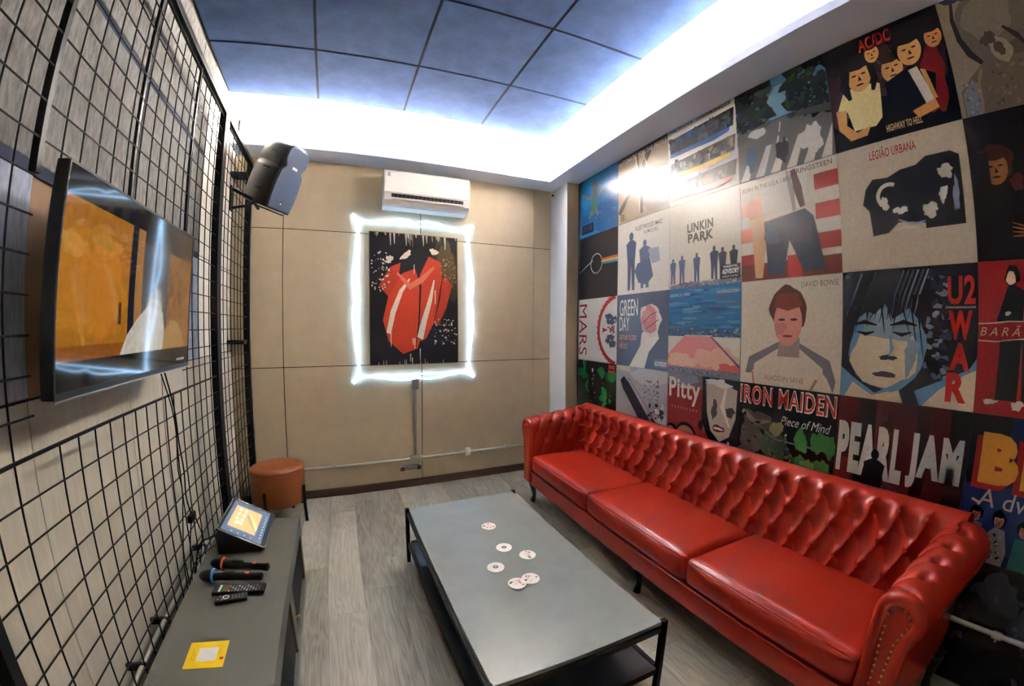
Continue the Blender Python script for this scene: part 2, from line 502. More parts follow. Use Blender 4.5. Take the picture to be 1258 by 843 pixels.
# left wall: boards and felt panels
wl = structure(MB().box((LX - .12, YR - .1, -0.05), (LX - 0.022, 0.1, 3.3)).build('wall_left', M['joint']))
ys = [-0.02, -0.42, -1.06, -1.70, -2.34, -2.98, -3.62, YR]
zrow = [1.23, 1.84, 2.45, 3.05]
for j in range(len(ys) - 1):
    y1, y0 = ys[j] - .002, ys[j + 1] + .002
    MB().box((LX - .022, y0, 0.0), (LX - 0.012, y1, 1.226)).build('wood_panel', M['palewood'] if j else M['offwhite'], wl)
    for r in range(3):
        z0, z1 = zrow[r] + .004, zrow[r + 1] - .004
        MB().box((LX - .022, y0, z0), (LX - .014, y1, z1)).build('wood_panel', M['ply'] if (r == 0 and 1 < j) else M['offwhite'], wl)
        if j == 0: continue
        if r == 0 and j in (2, 3): continue        # bare board left open behind the television
        yy1 = y1 if j > 1 else -0.80
        mt = M['bluefelt'] if r == 0 else M['felt']
        zz1 = z1 - (0.024 if r < 2 else 0)
        MB().box((LX - .0138, y0 + .003, z0 + .004), (LX - .002, yy1 - .003, zz1)).build('felt_panel', mt, wl, bevel=0.004)
for z in (1.84, 2.45):
    MB().box((LX - .0138, YR, z - 0.026), (LX - 0.0055, -0.80, z + 0.0075)).build('joint_strip', M['bluestrip'], wl)

# ceiling slab, felt tiles
ce = structure(MB().box((LX - .1, YR - .1, 3.062), (W + .1, 0.1, 3.16)).build('ceiling', M['plaster']))
TX0, TY0, T = -0.1035, -0.450, 0.6175
MB().box((LX, YR, 3.052), (TX0 + 4 * T, TY0 - .004, 3.061)).build('tile_backing', M['backing'], ce)
tile0 = None
for i in range(4):
    for j in range(7):
        y1 = TY0 - j * T
        if y1 < YR + .05: continue
        if tile0 is None:
            tile0 = MB().box((0.008, 0.008 - T, 0), (T - .008, -0.008, 0.0065)).build('ceiling_tile', M['tile'], ce, bevel=0.0015, bseg=1); o = tile0
        else:
            o = tile0.copy(); link(o, ce)
        o.location = (TX0 + i * T, y1, HC)
        if y1 - T < YR: o.scale = (1, (y1 - YR) / T, 1)

# soffits with the lip of the light cove, white column, cove faces
structure(MB().box((LX, -0.25, HS), (W + .003, 0.011, HS + .012)).box((LX, -0.25, HS + .012), (2.49, -0.236, HS + 0.048)).build('trim_1', M['neontint']))
structure(MB().box((2.49, YR, HS), (W + .003, -0.25, HS + .012)).box((2.49, YR, HS + .012), (2.504, -0.236, HS + 0.048)).build('trim_2', M['neontint']))
structure(MB().box((LX, -0.004, HS + .013), (W, 0.011, 3.061)).build('trim_3', M['plaster']))
structure(MB().box((W - .004, YR, HS + .013), (W + .003, -0.005, 3.061)).build('trim_4', M['plaster']))
structure(MB().box((2.64, -0.305, 0.0), (W + .003, 0.011, HS - .0005)).build('column', [M['white']], bevel=0.003))
# each strip sits in a channel behind the lip and shines at the wall and up, away from the tiles
def led(p, q, nrm, hw_, label):
    p, q, n = Vector(p), Vector(q), Vector(nrm).normalized(); t = (q - p).normalized(); u = t.cross(n).normalized() * hw_
    m = MB()
    A_ = [p + u, q + u, q - u, p - u]; B_ = [v - n * .006 for v in A_]
    m.face([v + n * .0002 for v in A_], 0)
    m.face(A_, 1); m.face(B_, 1)
    for i in range(4): m.face([A_[i], A_[(i + 1) % 4], B_[(i + 1) % 4], B_[i]], 1)
    o = m.build('led_strip', [M['led'], M['steel']], fix=False)
    f = o.data.polygons[0]
    if f.normal.dot(n) < 0: o.data.flip_normals()
    return tag(o, label, 'led strip')
led((0.0, -0.222, HS + .030), (2.46, -0.222, HS + .030), (0, .93, .36), .010, 'warm LED strip hidden behind the cove lip above the back wall')
led((2.518, -3.2, HS + .030), (2.518, -0.25, HS + .030), (.98, 0, .2), .006, 'warm LED strip hidden behind the cove lip above the poster wall')
MB().box((2.641, -0.3085, 0.0), (W - .003, -0.3055, HS - .001)).build('panel', M['tan'], bpy.data.objects['column'])

# ================================================================ mesh screens on the left wall
def screen_wires(root, ylist, zlist, hseg, vseg):
    for z in zlist:
        for a, b in hseg(z):
            key = ('h', round(b - a, 3))
            if key not in _wm:
                _wm[key] = MB().tube([(0, 0, 0), (0, b - a, 0)], 0.0029, 6).build('wire', M['wire'], root, smooth=40, local=True); o = _wm[key]
            else:
                o = _wm[key].copy(); link(o, root)
            o.location = (0.0045, a, z)
    for y in ylist:
        for a, b in vseg(y):
            key = ('v', round(b - a, 3))
            if key not in _wm:
                _wm[key] = MB().tube([(0, 0, 0), (0, 0, b - a)], 0.0029, 6).build('wire', M['wire'], root, smooth=40, local=True); o = _wm[key]
            else:
                o = _wm[key].copy(); link(o, root)
            o.location = (-0.001, y, a)
_wm = {}
zl = [0.863 + 0.0895 * k for k in range(-8, 21)]
s1 = thing('mesh_screen', 'long black wire mesh screen with an opening around the television', 'mesh screen')
def hs1(z): return [(-2.76, -2.5), (-1.44, -0.905)] if 1.15 < z < 1.77 else [(-2.76, -0.905)]
def vs1(y): return [(0.05, 1.13), (1.78, 2.68)] if -2.49 < y < -1.46 else [(0.05, 2.68)]
screen_wires(s1, [-2.585 + 0.0935 * k for k in range(-1, 18) if k != 1], zl, hs1, vs1)
MB().box((-.02, -2.80, 2.672), (.02, -.865, 2.706)).build('frame_rail', M['black'], s1, bevel=.002)
MB().box((-.02, -2.80, 0.0), (.02, -.865, 0.035)).build('frame_rail', M['black'], s1, bevel=.002)
MB().box((-.02, -.905, 0.035), (.02, -.865, 2.672)).build('frame_post', M['black'], s1, bevel=.002)
MB().box((-.02, -2.80, 0.035), (.02, -2.765, 2.672)).build('frame_post', M['black'], s1, bevel=.002)
MB().box((-.012, -2.512, 1.765), (.01, -2.492, 2.672)).build('stiffener', M['black'], s1)
MB().box((-.006, -1.982, 1.79), (.006, -1.970, 2.672)).build('stiffener', M['black'], s1)
MB().box((-.006, -1.402, 1.79), (.006, -1.390, 2.672)).build('stiffener', M['black'], s1)
MB().tube([(0.004, -2.76, 1.135), (0.004, -0.905, 1.135)], 0.0045, 6).build('cross_rod', M['wire'], s1)
s2 = thing('mesh_screen', 'short black wire mesh screen behind the stool and loudspeaker', 'mesh screen')
screen_wires(s2, [-0.045 - 0.0935 * k for k in range(1, 9)], zl, lambda z: [(-0.825, -0.04)], lambda y: [(0.05, 2.68)])
MB().box((-.02, -.86, 2.672), (.02, -.008, 2.706)).build('frame_rail', M['black'], s2, bevel=.002)
MB().box((-.02, -.86, 0.0), (.02, -.008, 0.035)).build('frame_rail', M['black'], s2, bevel=.002)
MB().box((-.02, -.86, 0.035), (.02, -.825, 2.672)).build('frame_post', M['black'], s2, bevel=.002)
MB().box((-.02, -.045, 0.035), (.02, -.008, 2.672)).build('frame_post', M['black'], s2, bevel=.002)
for z in (1.30, 2.56): MB().box((LX - .01, -.15, z - .015), (.0, -.04, z + .015)).build('stand_off', M['black'], s2)

# ================================================================ television
tv = thing('television', 'wide flat television showing a letterboxed film, hung in the mesh screen', 'television', (0.0, -1.982, 1.53), (0, math.radians(3.0), 0))
hw, hh = 0.492, 0.282
MB().rbox((0.02, -hw, -hh), (0.058, hw, hh), 0.006, (4, 4, 4)).rbox((-0.03, -.30, -.20), (0.022, .30, .16), 0.01, (4, 4, 4)).build('housing', M['blackplastic'], tv, smooth=40, local=True)
b = MB()
for q in (((.058, -hw, -hh), (.0605, hw, -hh + .017)), ((.058, -hw, hh - .007), (.0605, hw, hh)), ((.058, -hw, -hh + .017), (.0605, -hw + .007, hh - .007)), ((.058, hw - .007, -hh + .017), (.0605, hw, hh - .007))): b.box(*q)
bz = b.build('bezel', M['blackplastic'], tv, local=True)
MB().box((.058, -hw, -hh - .003), (.0615, hw, -hh + .001)).build('trim', M['steel'], tv, local=True)
a = Art((8, 9, 12), 3)
a.rect(0, .13, 1, .87, (120, 78, 34))
a.rect(0, .13, .40, .87, (176, 112, 30))
a.blob(.16, .5, .2, .3, (190, 124, 36), .2); a.blob(.06, .66, .07, .05, (200, 142, 62), .3); a.blob(.24, .70, .08, .06, (196, 136, 54), .3)
a.stroke([(.07, .50), (.10, .36), (.14, .18)], .02, (196, 134, 48))
a.rect(0, .13, .4, .20, (146, 84, 26))
a.rect(.335, .30, .355, .42, (66, 40, 20))
a.rect(.40, .13, .445, .87, (22, 26, 34)); a.rect(.445, .13, .50, .87, (170, 118, 62)); a.rect(.50, .13, .74, .87, (74, 72, 74))
a.rect(.74, .13, 1, .80, (146, 98, 44))
a.specks(.75, .3, .99, .78, 26, .015, .05, [(120, 80, 36), (160, 112, 56), (104, 70, 34)], .5, .6)
a.blob(.62, .42, .07, .12, (150, 130, 104), .15); a.blob(.62, .30, .10, .16, (196, 174, 140), .12)
a.add([(.35, .13), (.40, .24), (.47, .33), (.56, .42), (.70, .38), (.72, .13)], (206, 196, 182))
a.add([(.70, .13), (.72, .26), (.78, .34), (.86, .32), (.93, .22), (.95, .13)], (172, 132, 78))
a.rect(.5, .80, 1, .87, (40, 38, 42)); a.rect(0, 0, 1, .13, (7, 8, 10)); a.rect(0, .87, 1, 1, (7, 8, 10))
m = MB(); wv, hv = 2 * hw - .014, 2 * hh - .024
a.emit(m, (.0583, -hw + .007, -hh + .017), (0, wv, 0), (0, 0, hv), (1, 0, 0), step=.00002)
m.build('screen', M['screen'], tv, local=True, fix=False)
m = MB(); g = Art((16, 16, 17)); g.it = []; g.clip = False; g.n = 0
[g.blob(.1 + .2 * k, .5, .09, .42, (205, 205, 208), .25) for k in range(5)]; g.emit(m, (.0606, .345, -hh + .032), (0, .085, 0), (0, 0, .013), (1, 0, 0))
m.build('maker_mark', M['paper'], tv, local=True, fix=False)

# ================================================================ cables of the left wall
def cable(label, pts, r=.0035, n=5, mt=None, cat='cable', sub=6):
    # smooth catmull-rom through the points
    P = [Vector(p) for p in pts]; out = []
    for i in range(len(P) - 1):
        p0, p1, p2, p3 = P[max(i - 1, 0)], P[i], P[i + 1], P[min(i + 2, len(P) - 1)]
        for k in range(sub):
            t = k / sub
            out.append(0.5 * ((2 * p1) + (p2 - p0) * t + (2 * p0 - 5 * p1 + 4 * p2 - p3) * t * t + (3 * p1 - p0 - 3 * p2 + p3) * t ** 3))
    out.append(P[-1])
    o = MB().tube(out, r, n).build('cable', mt or M['wire'], smooth=60)
    return tag(o, label, cat)
cable('thick black cable hanging from the television, front one of the two', [(.0235, -1.72, 1.262), (.0225, -1.66, 1.16), (.0225, -1.615, 1.05), (.0225, -1.60, .93), (.0225, -1.575, .80), (.0225, -1.585, .68), (.0225, -1.552, .5925)])
cable('thinner black cable twisted behind the thick one under the television', [(.0155, -1.74, 1.262), (.0145, -1.635, 1.10), (.0145, -1.60, .97), (.0145, -1.62, .82), (.0145, -1.60, .72), (.0145, -1.64, .60), (.0145, -1.71, .42), (.0155, -1.73, .20)], .0028)
cable('straight grey cord dropping beside the black television cables', [(.0095, -1.70, 1.262), (.0095, -1.70, 1.0), (.0095, -1.69, .7), (.0095, -1.68, .42)], .0018, mt=M['grey'])
bx = MB().rbox((.008, -1.575, .552), (.03, -1.505, .588), .004, (3, 3, 3)).build('adapter', M['blackplastic'], smooth=40)
tag(bx, 'small dark adapter box hanging on the mesh above the tablet', 'adapter')
MB().box((.0302, -1.56, .560), (.0306, -1.52, .574)).build('green_label', mat('green_label', (64, 120, 104), .5), bx)
cable('black cord looping from the small adapter down to the floor', [(.020, -1.56, .552), (.016, -1.60, .47), (.018, -1.65, .36), (.022, -1.70, .20), (.025, -1.72, .05)], .003)
cable('black cord curving from the tablet back down behind the cabinet', [(.118, -1.50, .455), (.08, -1.52, .455), (.04, -1.56, .44), (.030, -1.62, .36), (.03, -1.70, .20)], .004)
cable('thin black cord from the tablet joining the cable bundle', [(.118, -1.52, .43), (.07, -1.60, .42), (.042, -1.68, .40), (.036, -1.80, .30), (.034, -1.84, .16)], .003)
cable('black cord from the adapter looping toward the tablet', [(.022, -1.51, .565), (.020, -1.47, .50), (.022, -1.45, .44), (.028, -1.50, .40), (.034, -1.56, .36), (.032, -1.62, .22)], .003)

# steel conduit low on the left wall, behind the screen
cd = thing('conduit', 'low steel conduit pipe on the left wall behind the mesh', 'conduit', (-.05, -1.6, .25))
MB().cyl((-.06, -2.9, .25), (-.06, -.5, .25), .0125, 12).build('pipe', M['steel'], cd, smooth=40)
for y in (-2.12, -1.84, -1.2): MB().box((LX - .012, y - .008, .235), (-.046, y + .008, .265)).build('clamp', M['blackplastic'], cd, bevel=.003)

# ================================================================ loudspeaker and bracket
SP = Vector((0.30, -0.60, 2.405))
spk = thing('loudspeaker', 'dark moulded loudspeaker with a grey grille tilted down from its wall bracket', 'loudspeaker', SP)
RM = Matrix.Translation(Vector((0, 0, 0))) @ Matrix.Rotation(math.radians(61), 4, 'Z') @ Matrix.Rotation(math.radians(23), 4, 'X') @ Matrix.Scale(.88, 4)
def spk_section(z):
    # half width and depth of the cabinet at height z (-.25 .. .25)
    t = (z + .25) / .5
    hwid = .135 + .015 * math.sin(PI * min(1, t / .62)) if t < .62 else .135 - .034 * math.exp(-((t - .66) / .05) ** 2)
    if t > .8: hwid *= math.sqrt(max(0, 1 - ((t - .8) / .215) ** 2.6))
    return hwid
P = []
for k in range(25):
    z = -.25 + .5 * k / 24
    hw_ = max(.05, spk_section(z)); row = []
    back = .20 * (1 - .25 * max(0, (k / 24 - .55) / .45) ** 2)
    pts = [(-hw_, -.10), (hw_, -.10), (hw_, -.02), (hw_ * .96, .04), (hw_ * .62, back - .03), (hw_ * .42, back), (-hw_ * .42, back), (-hw_ * .62, back - .03), (-hw_ * .96, .04), (-hw_, -.02)]
    P.append([RM @ Vector((x, y, z)) for x, y in pts])
m = MB(); V = m.grid(P, cv=True); m.cap(V[0]); m.cap(V[-1])
cab = m.build('cabinet', M['spkbody'], spk, smooth=35, bevel=.006, local=True)
out = [( spk_section(-.235 + .47 * k / 30) * .9, -.235 + .47 * k / 30) for k in range(31)]
out = [(min(x, spk_section(.9 * z) * .93), z) for x, z in out]
outline = out + [(-x, z) for x, z in out[::-1]]
gr = MB().prism(outline, lambda u, v, t: RM @ Vector((u, t, v)), -.102, -.112).build('grille', M['grille'], spk, bevel=.004, local=True)
g = Art((225, 225, 225)); g.it = []; g.n = 0; g.clip = False
g.rect(-.028, .078, .028, .098, (226, 226, 226)); g.rect(-.004, .078, .002, .088, (120, 124, 136)); g.rect(.012, .088, .017, .098, (120, 124, 136))
g.rect(-.02, -.2, .006, -.172, (24, 24, 26)); g.rect(-.016, -.196, .002, -.184, (220, 220, 220)); g.rect(-.012, -.182, -.002, -.176, (200, 60, 40))
m = MB(); g.emit(m, RM @ Vector((0, -.1124, 0)), RM @ Vector((1, 0, 0)), RM @ Vector((0, 0, 1)), RM @ Vector((0, -1, 0)))
stuff(m.build('badges', M['paper'], spk, local=True, fix=False))
for z in (-.14, .02, .15):
    MB().box((-.158 if z < .1 else -.135, -.012, z - .008), (-.125, .03, z + .008), M=RM).build('handle_notch', M['blackplastic'], spk, local=True)
MB().rbox((-.128, -.098, .045), (-.075, -.045, .135), .024, (4, 4, 4), M=RM).build('handle_recess', M['blackplastic'], spk, smooth=40, local=True)
bk = thing('speaker_bracket', 'black steel arm bracket bolted to the mesh under the loudspeaker', 'bracket', (0, -.67, 2.2))
MB().box((.0215, -.70, 2.14), (.03, -.64, 2.30)).build('wall_plate', M['black'], bk, bevel=.002)
foot = SP + RM @ Vector((0, .06, -.272))
MB().tube([(.03, -.67, 2.285), (.15, -.655, 2.225), tuple(foot + Vector((-.01, -.0, -.006)))], .012, 6).build('upper_arm', M['black'], bk)
MB().tube([(.03, -.67, 2.16), (.12, -.66, 2.18), (.17, -.652, 2.212)], .010, 6).build('lower_arm', M['black'], bk)
MB().box((-.08, -.10, -.268), (.08, .12, -.2575), M=Matrix.Translation(SP) @ RM).build('tray', M['black'], bk, bevel=.002)

# ================================================================ air conditioner
ac = thing('air_conditioner', 'white split air conditioner on the wall above the neon frame', 'air conditioner', (1.38, 0, 2.53))
ax0, ax1, az0, az1 = 1.022, 1.738, 2.395, 2.685
prof = [(-.001, az1), (-.17, az1), (-.192, az1 - .012), (-.2, az1 - .04), (-.2, az0 + .085), (-.19, az0 + .04), (-.165, az0 + .012), (-.13, az0), (-.001, az0)]
MB().prism(prof, lambda u, v, t: Vector((t, u, v)), ax0, ax1).build('body', M['acwhite'], ac, bevel=.006)
MB().box((ax0 + .004, -.206, az0 + .098), (ax1 - .004, -.199, az1 - .02)).build('front_panel', M['acwhite'], ac, bevel=.004)
vt = MB().box((ax0 + .06, -.2035, az0 + .062), (ax1 - .06, -.195, az0 + .09)).build('outlet', M['blackplastic'], ac)
for k in range(18):
    x = ax0 + .075 + k * (ax1 - ax0 - .15) / 17
    MB().box((x - .0015, -.2045, az0 + .064), (x + .0015, -.2035, az0 + .088)).build('louver', M['grey'], vt)
MB().box((ax0 + .055, -.208, az0 + .045), (ax1 - .055, -.19, az0 + .058)).build('flap', M['acwhite'], ac, bevel=.003)
g = Art((0, 0, 0)); g.it = []; g.n = 0; g.clip = False
g.rect(0, 0, .028, .036, (206, 196, 182))
for k, c in enumerate(((176, 60, 50), (60, 60, 70), (50, 90, 140), (60, 60, 70))): g.rect(.003, .029 - .008 * k, .024 - .004 * (k % 2), .033 - .008 * k, c)
g.blob(.565, -.085, .012, .012, (250, 250, 248), .35)
m = MB(); g.emit(m, (ax0 + .025, -.2063, az1 - .065), (1, 0, 0), (0, 0, 1), (0, -1, 0)); stuff(m.build('stickers', M['paper'], ac, fix=False))

# ================================================================ neon frame and canvas
nf = thing('neon_frame', 'glowing white neon frame with wavy edges around the canvas', 'neon sign', (1.3, -.02, 1.64))
nx0, nx1, nz0, nz1 = 0.835, 1.772, 0.998, 2.283
yN = -.022
def rrect(x0, x1, z0, z1, r, n=5):
    pts = []
    for cx, cz, a in ((x1 - r, z1 - r, 0), (x0 + r, z1 - r, 90), (x0 + r, z0 + r, 180), (x1 - r, z0 + r, 270)):
        for k in range(n + 1):
            t = math.radians(a + 90 * k / n); pts.append((cx + r * math.cos(t), yN, cz + r * math.sin(t)))
    return pts
MB().tube(rrect(nx0, nx1, nz0, nz1, .012), .0062, 8, closed=True).build('inner_tube', M['neon'], nf, smooth=60)
def wave(p, q, nrm):
    """two shallow bulges with a pinch in the middle, spiked corners"""
    p, q, nrm = Vector(p), Vector(q), Vector(nrm); L = (q - p).length; out = []
    for k in range(61):
        t = k / 60; s = min(t, 1 - t) * 2
        off = .05 * math.exp(-s / .035) + .006 + .040 * math.sin(PI / 2 * min(1, max(0, s - .12) / .68)) ** 2 * (1 if s < .80 else math.cos(PI / 2 * (s - .80) / .2 * .72))
        tt = t + (.5 - t) * 0 
        d = p.lerp(q, tt) - (q - p).normalized() * (.045 * math.exp(-t / .02) - .045 * math.exp(-(1 - t) / .02))
        out.append(tuple(d + nrm * off))
    return out
for p, q, n in (((nx0, yN, nz0), (nx0, yN, nz1), (-1, 0, 0)), ((nx0, yN, nz1), (nx1, yN, nz1), (0, 0, 1)), ((nx1, yN, nz1), (nx1, yN, nz0), (1, 0, 0)), ((nx1, yN, nz0), (nx0, yN, nz0), (0, 0, -1))):
    MB().tube(wave(p, q, n), .0058, 8).build('wavy_tube', M['neon'], nf, smooth=60)
cl = MB()
for x, z in ((nx0, 1.3), (nx0, 1.98), (nx1, 1.3), (nx1, 1.98), (1.1, nz0), (1.5, nz0), (1.1, nz1), (1.5, nz1)):
    cl.box((x - .004, yN, z - .004), (x + .004, -.0005, z + .004))
stuff(cl.build('clips', M['acwhite'], nf))

cv = thing('canvas', 'black canvas painted with red abstract petals and white drips', 'painting', (1.29, 0, 1.645))
cx0, cx1, cz0, cz1 = 0.922, 1.667, 1.090, 2.203
MB().box((cx0, -.032, cz0), (cx1, -.0008, cz1)).build('stretcher', M['blackplastic'], cv)
m = MB()
m.box((cx0 - .004, -.034, cz0 - .004), (cx0, -.0008, cz1 + .004)); m.box((cx1, -.034, cz0 - .004), (cx1 + .004, -.0008, cz1 + .004))
m.box((cx0, -.034, cz0 - .004), (cx1, -.0008, cz0)); m.box((cx0, -.034, cz1), (cx1, -.0008, cz1 + .004))
m.build('edge_trim', mat('gilt_edge', (150, 128, 84), .4, metal=.5), cv)
a = Art((24, 22, 28), 11)
a.blob(.84, .74, .17, .24, (62, 50, 30), .2); a.blob(.87, .78, .11, .17, (92, 74, 38), .2)
a.blob(.5, .12, .5, .16, (26, 26, 40), .15)
RED, WH = (214, 66, 34), (238, 222, 204)
# abstract stand-in: three leaning brush shapes of red with pale strokes, no motif
a.add([(.14, .34), (.20, .18), (.36, .08), (.52, .12), (.60, .30), (.60, .52), (.50, .74), (.36, .70), (.22, .58)], RED)
a.add([(.44, .14), (.62, .20), (.74, .36), (.82, .60), (.80, .80), (.66, .84), (.56, .70), (.48, .44)], RED)
a.add([(.76, .30), (.86, .44), (.93, .62), (.86, .70), (.76, .58), (.70, .38)], (196, 58, 32))
a.add([(.10, .60), (.20, .52), (.30, .62), (.34, .78), (.22, .74)], (196, 58, 32))
a.stroke([(.50, .12), (.54, .34), (.56, .60), (.52, .80)], [.006, .018, .022, .006], (30, 24, 28))
a.stroke([(.72, .34), (.78, .52), (.82, .70)], [.006, .016, .006], (30, 24, 28))
a.stroke([(.20, .24), (.25, .40), (.34, .56), (.44, .66)], [.05, .055, .04, .012], WH)
a.stroke([(.55, .20), (.60, .34), (.67, .50), (.72, .66)], [.07, .06, .045, .014], WH)
a.stroke([(.30, .70), (.44, .60), (.58, .66), (.72, .76)], [.02, .05, .05, .02], (226, 120, 88))
a.blob(.40, .84, .06, .024, WH, .3, rot=.4); a.blob(.72, .88, .05, .022, WH, .3, rot=-.3)
for u, v0, v1 in ((.225, .14, .26), (.49, .12, .2), (.47, .15, .2), (.73, .47, .58), (.49, .70, .77), (.55, .03, .12), (.44, .02, .08), (.46, .0, .05)): a.stroke([(u, v1), (u, v0)], [.012, .007], WH)
for k in range(26):
    u = a.rd.uniform(.02, .98); a.stroke([(u, 1), (u + .004, 1 - a.rd.uniform(.02, .1))], [.022, .006], a.rd.choice([(190, 184, 176), (150, 140, 120), (210, 204, 196), (120, 100, 60)]))
for k in range(12):
    u = a.rd.uniform(.02, .98); a.stroke([(u, 0), (u, a.rd.uniform(.015, .05))], [.012, .005], (170, 160, 140))
a.blob(.215, .80, .035, .03, WH, .35)
a.specks(.02, .55, .22, .85, 60, .002, .008, [WH, (200, 190, 180)], .5, 1.4)
a.specks(.70, .15, .98, .36, 60, .002, .008, [WH, (220, 214, 208)], .5, 1.4)
a.specks(.80, .65, .98, .85, 50, .002, .006, [(220, 190, 130), (200, 140, 70), (190, 70, 40)], .5, 1.4)
m = MB(); a.emit(m, (cx0, -.0324, cz0), (cx1 - cx0, 0, 0), (0, 0, cz1 - cz0), (0, -1, 0)); m.build('painted_face', M['canvas'], cv, fix=False)

# ================================================================ conduit and boxes on the back wall, camera
cb = thing('conduit', 'galvanised conduit run with junction boxes across the back wall', 'conduit', (1.3, 0, .25))
MB().cyl((.02, -.016, .254), (2.62, -.016, .250), .0115, 12).build('pipe', M['steel'], cb, smooth=40)
MB().cyl((1.289, -.016, .275), (1.289, -.016, .875), .0125, 12).build('riser', M['steel'], cb, smooth=40)
MB().rbox((1.262, -.045, .865), (1.318, -.0006, .955), .006, (3, 3, 3)).build('outlet_box', M['grey'], cb, smooth=40)
MB().rbox((1.245, -.05, .215), (1.33, -.0006, .285), .006, (3, 3, 3)).build('junction_box', M['steel'], cb, smooth=40)
MB().cyl((1.332, -.016, .253), (1.352, -.016, .253), .018, 12).build('coupling', M['steel'], cb, smooth=40)
MB().rbox((1.745, -.042, .222), (1.79, -.0006, .29), .005, (3, 3, 3)).build('outlet_box', M['acwhite'], cb, smooth=40)
for x in (1.728, 1.808): MB().cyl((x - .012, -.016, .252), (x + .012, -.016, .252), .018, 12).build('coupling', M['steel'], cb, smooth=40)
for x in (.62, 2.15): MB().box((x - .01, -.03, .236), (x + .01, -.0006, .270)).build('strap', M['steel'], cb)
ps = thing('power_strip', 'dark grey power strip with plugs hanging under the junction box', 'power strip', (1.22, -.03, .19))
MB().rbox((1.16, -.055, .165), (1.325, -.012, .2), .006, (4, 3, 3)).build('body', M['grey'], ps, smooth=40)
MB().rbox((1.150, -.066, .166), (1.185, -.0555, .199), .004, (3, 3, 3)).build('plug', M['blackplastic'], ps, smooth=40)
MB().rbox((1.295, -.066, .166), (1.33, -.0555, .199), .004, (3, 3, 3)).build('plug', M['blackplastic'], ps, smooth=40)
MB().rbox((1.155, -.069, .176), (1.168, -.066, .188), .0015, (2, 2, 2)).build('switch', M['orange'], ps)

sc_ = thing('security_camera', 'tiny white dome camera at the top of the white column', 'camera', (2.61, -.06, 2.70))
MB().lathe([(.034, 0), (.034, .012), (.028, .016)], (2.639, -.07, 2.70), 20, M=Matrix.Rotation(-PI / 2, 4, 'Y')).build('base', M['acwhite'], sc_, smooth=40)
MB().lathe([(.027, .016), (.026, .028), (.02, .042), (.010, .05), (.001, .052)], (2.639, -.07, 2.70), 20, M=Matrix.Rotation(-PI / 2, 4, 'Y')).build('dome', M['acwhite'], sc_, smooth=60)
MB().cyl((2.612, -.087, 2.690), (2.600, -.098, 2.684), .011, 14).build('lens', M['blackplastic'], sc_, smooth=40)

# conduit low on the poster wall beside the sofa
cw = thing('conduit', 'steel conduit pipe low on the poster wall beyond the sofa arm', 'conduit', (W, -3.6, .29))
MB().cyl((W - .022, -4.3, .292), (W - .022, -.9, .285), .011, 12).build('pipe', M['steel'], cw, smooth=40)
MB().cyl((W - .022, -3.385, .29), (W - .022, -3.425, .29), .017, 12).build('coupling', M['steel'], cw, smooth=40)
MB().box((W - .03, -3.41, .262), (W - .0045, -3.40, .274)).build('strap', M['steel'], cw)

# ================================================================ stool
st = thing('stool', 'round tan leather pouf stool on short black legs', 'stool', (.225, -.355, 0))
c = (.225, -.355, 0)
MB().lathe([(.165, .150), (.182, .152), (.186, .165), (.190, .385), (.186, .398), (.178, .404)], c, 48).build('drum', M['leather2'], st, smooth=40)
MB().lathe([(.184, .402), (.186, .406), (.176, .417), (.14, .427), (.08, .433), (.001, .435)], c, 48).build('seat', M['leather2'], st, smooth=60)
MB().tube([(c[0] + .187 * math.cos(2 * PI * k / 48), c[1] + .187 * math.sin(2 * PI * k / 48), .402) for k in range(48)], .0035, 6, closed=True).build('piping', M['leather2'], st, smooth=60)
for d in (-20, -110, 160, 70):
    t = math.radians(d); R = Matrix.Translation(Vector(c)) @ Matrix.Rotation(t, 4, 'Z')
    m = MB().tube([(.198, 0, .275), (.198, 0, .15), (.205, 0, .0)], .011, 6, M=R)
    m.box((.10, -.008, .140), (.205, .008, .1495), M=R)
    m.build('leg', M['black'], st)

# ================================================================ media cabinet
mc = thing('media_cabinet', 'low olive grey cabinet with black mesh doors beside the mesh screen', 'cabinet', (.26, -1.83, 0))
X0, X1, Y0, Y1, ZT = .068, .462, -2.425, -1.238, .40
MB().box((X0, Y0, ZT - .018), (X1, Y1, ZT)).build('top', M['laminate'], mc, bevel=.0015)
MB().box((X0, Y1 - .018, .03), (X1 - .002, Y1, ZT - .0185)).build('side_panel', M['laminate'], mc)
MB().box((X0, Y0, .03), (X1 - .002, Y0 + .018, ZT - .0185)).build('side_panel', M['brownedge'], mc)
MB().box((X0, Y0 + .02, .03), (X0 + .012, Y1 - .02, ZT - .0185)).build('back_panel', M['laminate'], mc)
MB().box((X0 + .013, Y0 + .02, .03), (X1 - .022, Y1 - .02, .048)).build('bottom_panel', M['laminate'], mc)
MB().box((X1 - .02, Y0 + .019, .335), (X1, Y1 - .019, ZT - .0185)).build('top_rail', M['laminate'], mc, bevel=.001)
MB().box((X1 - .02, Y0 + .019, .0), (X1, Y1 - .0, .029)).build('plinth', M['grey'], mc, bevel=.001)
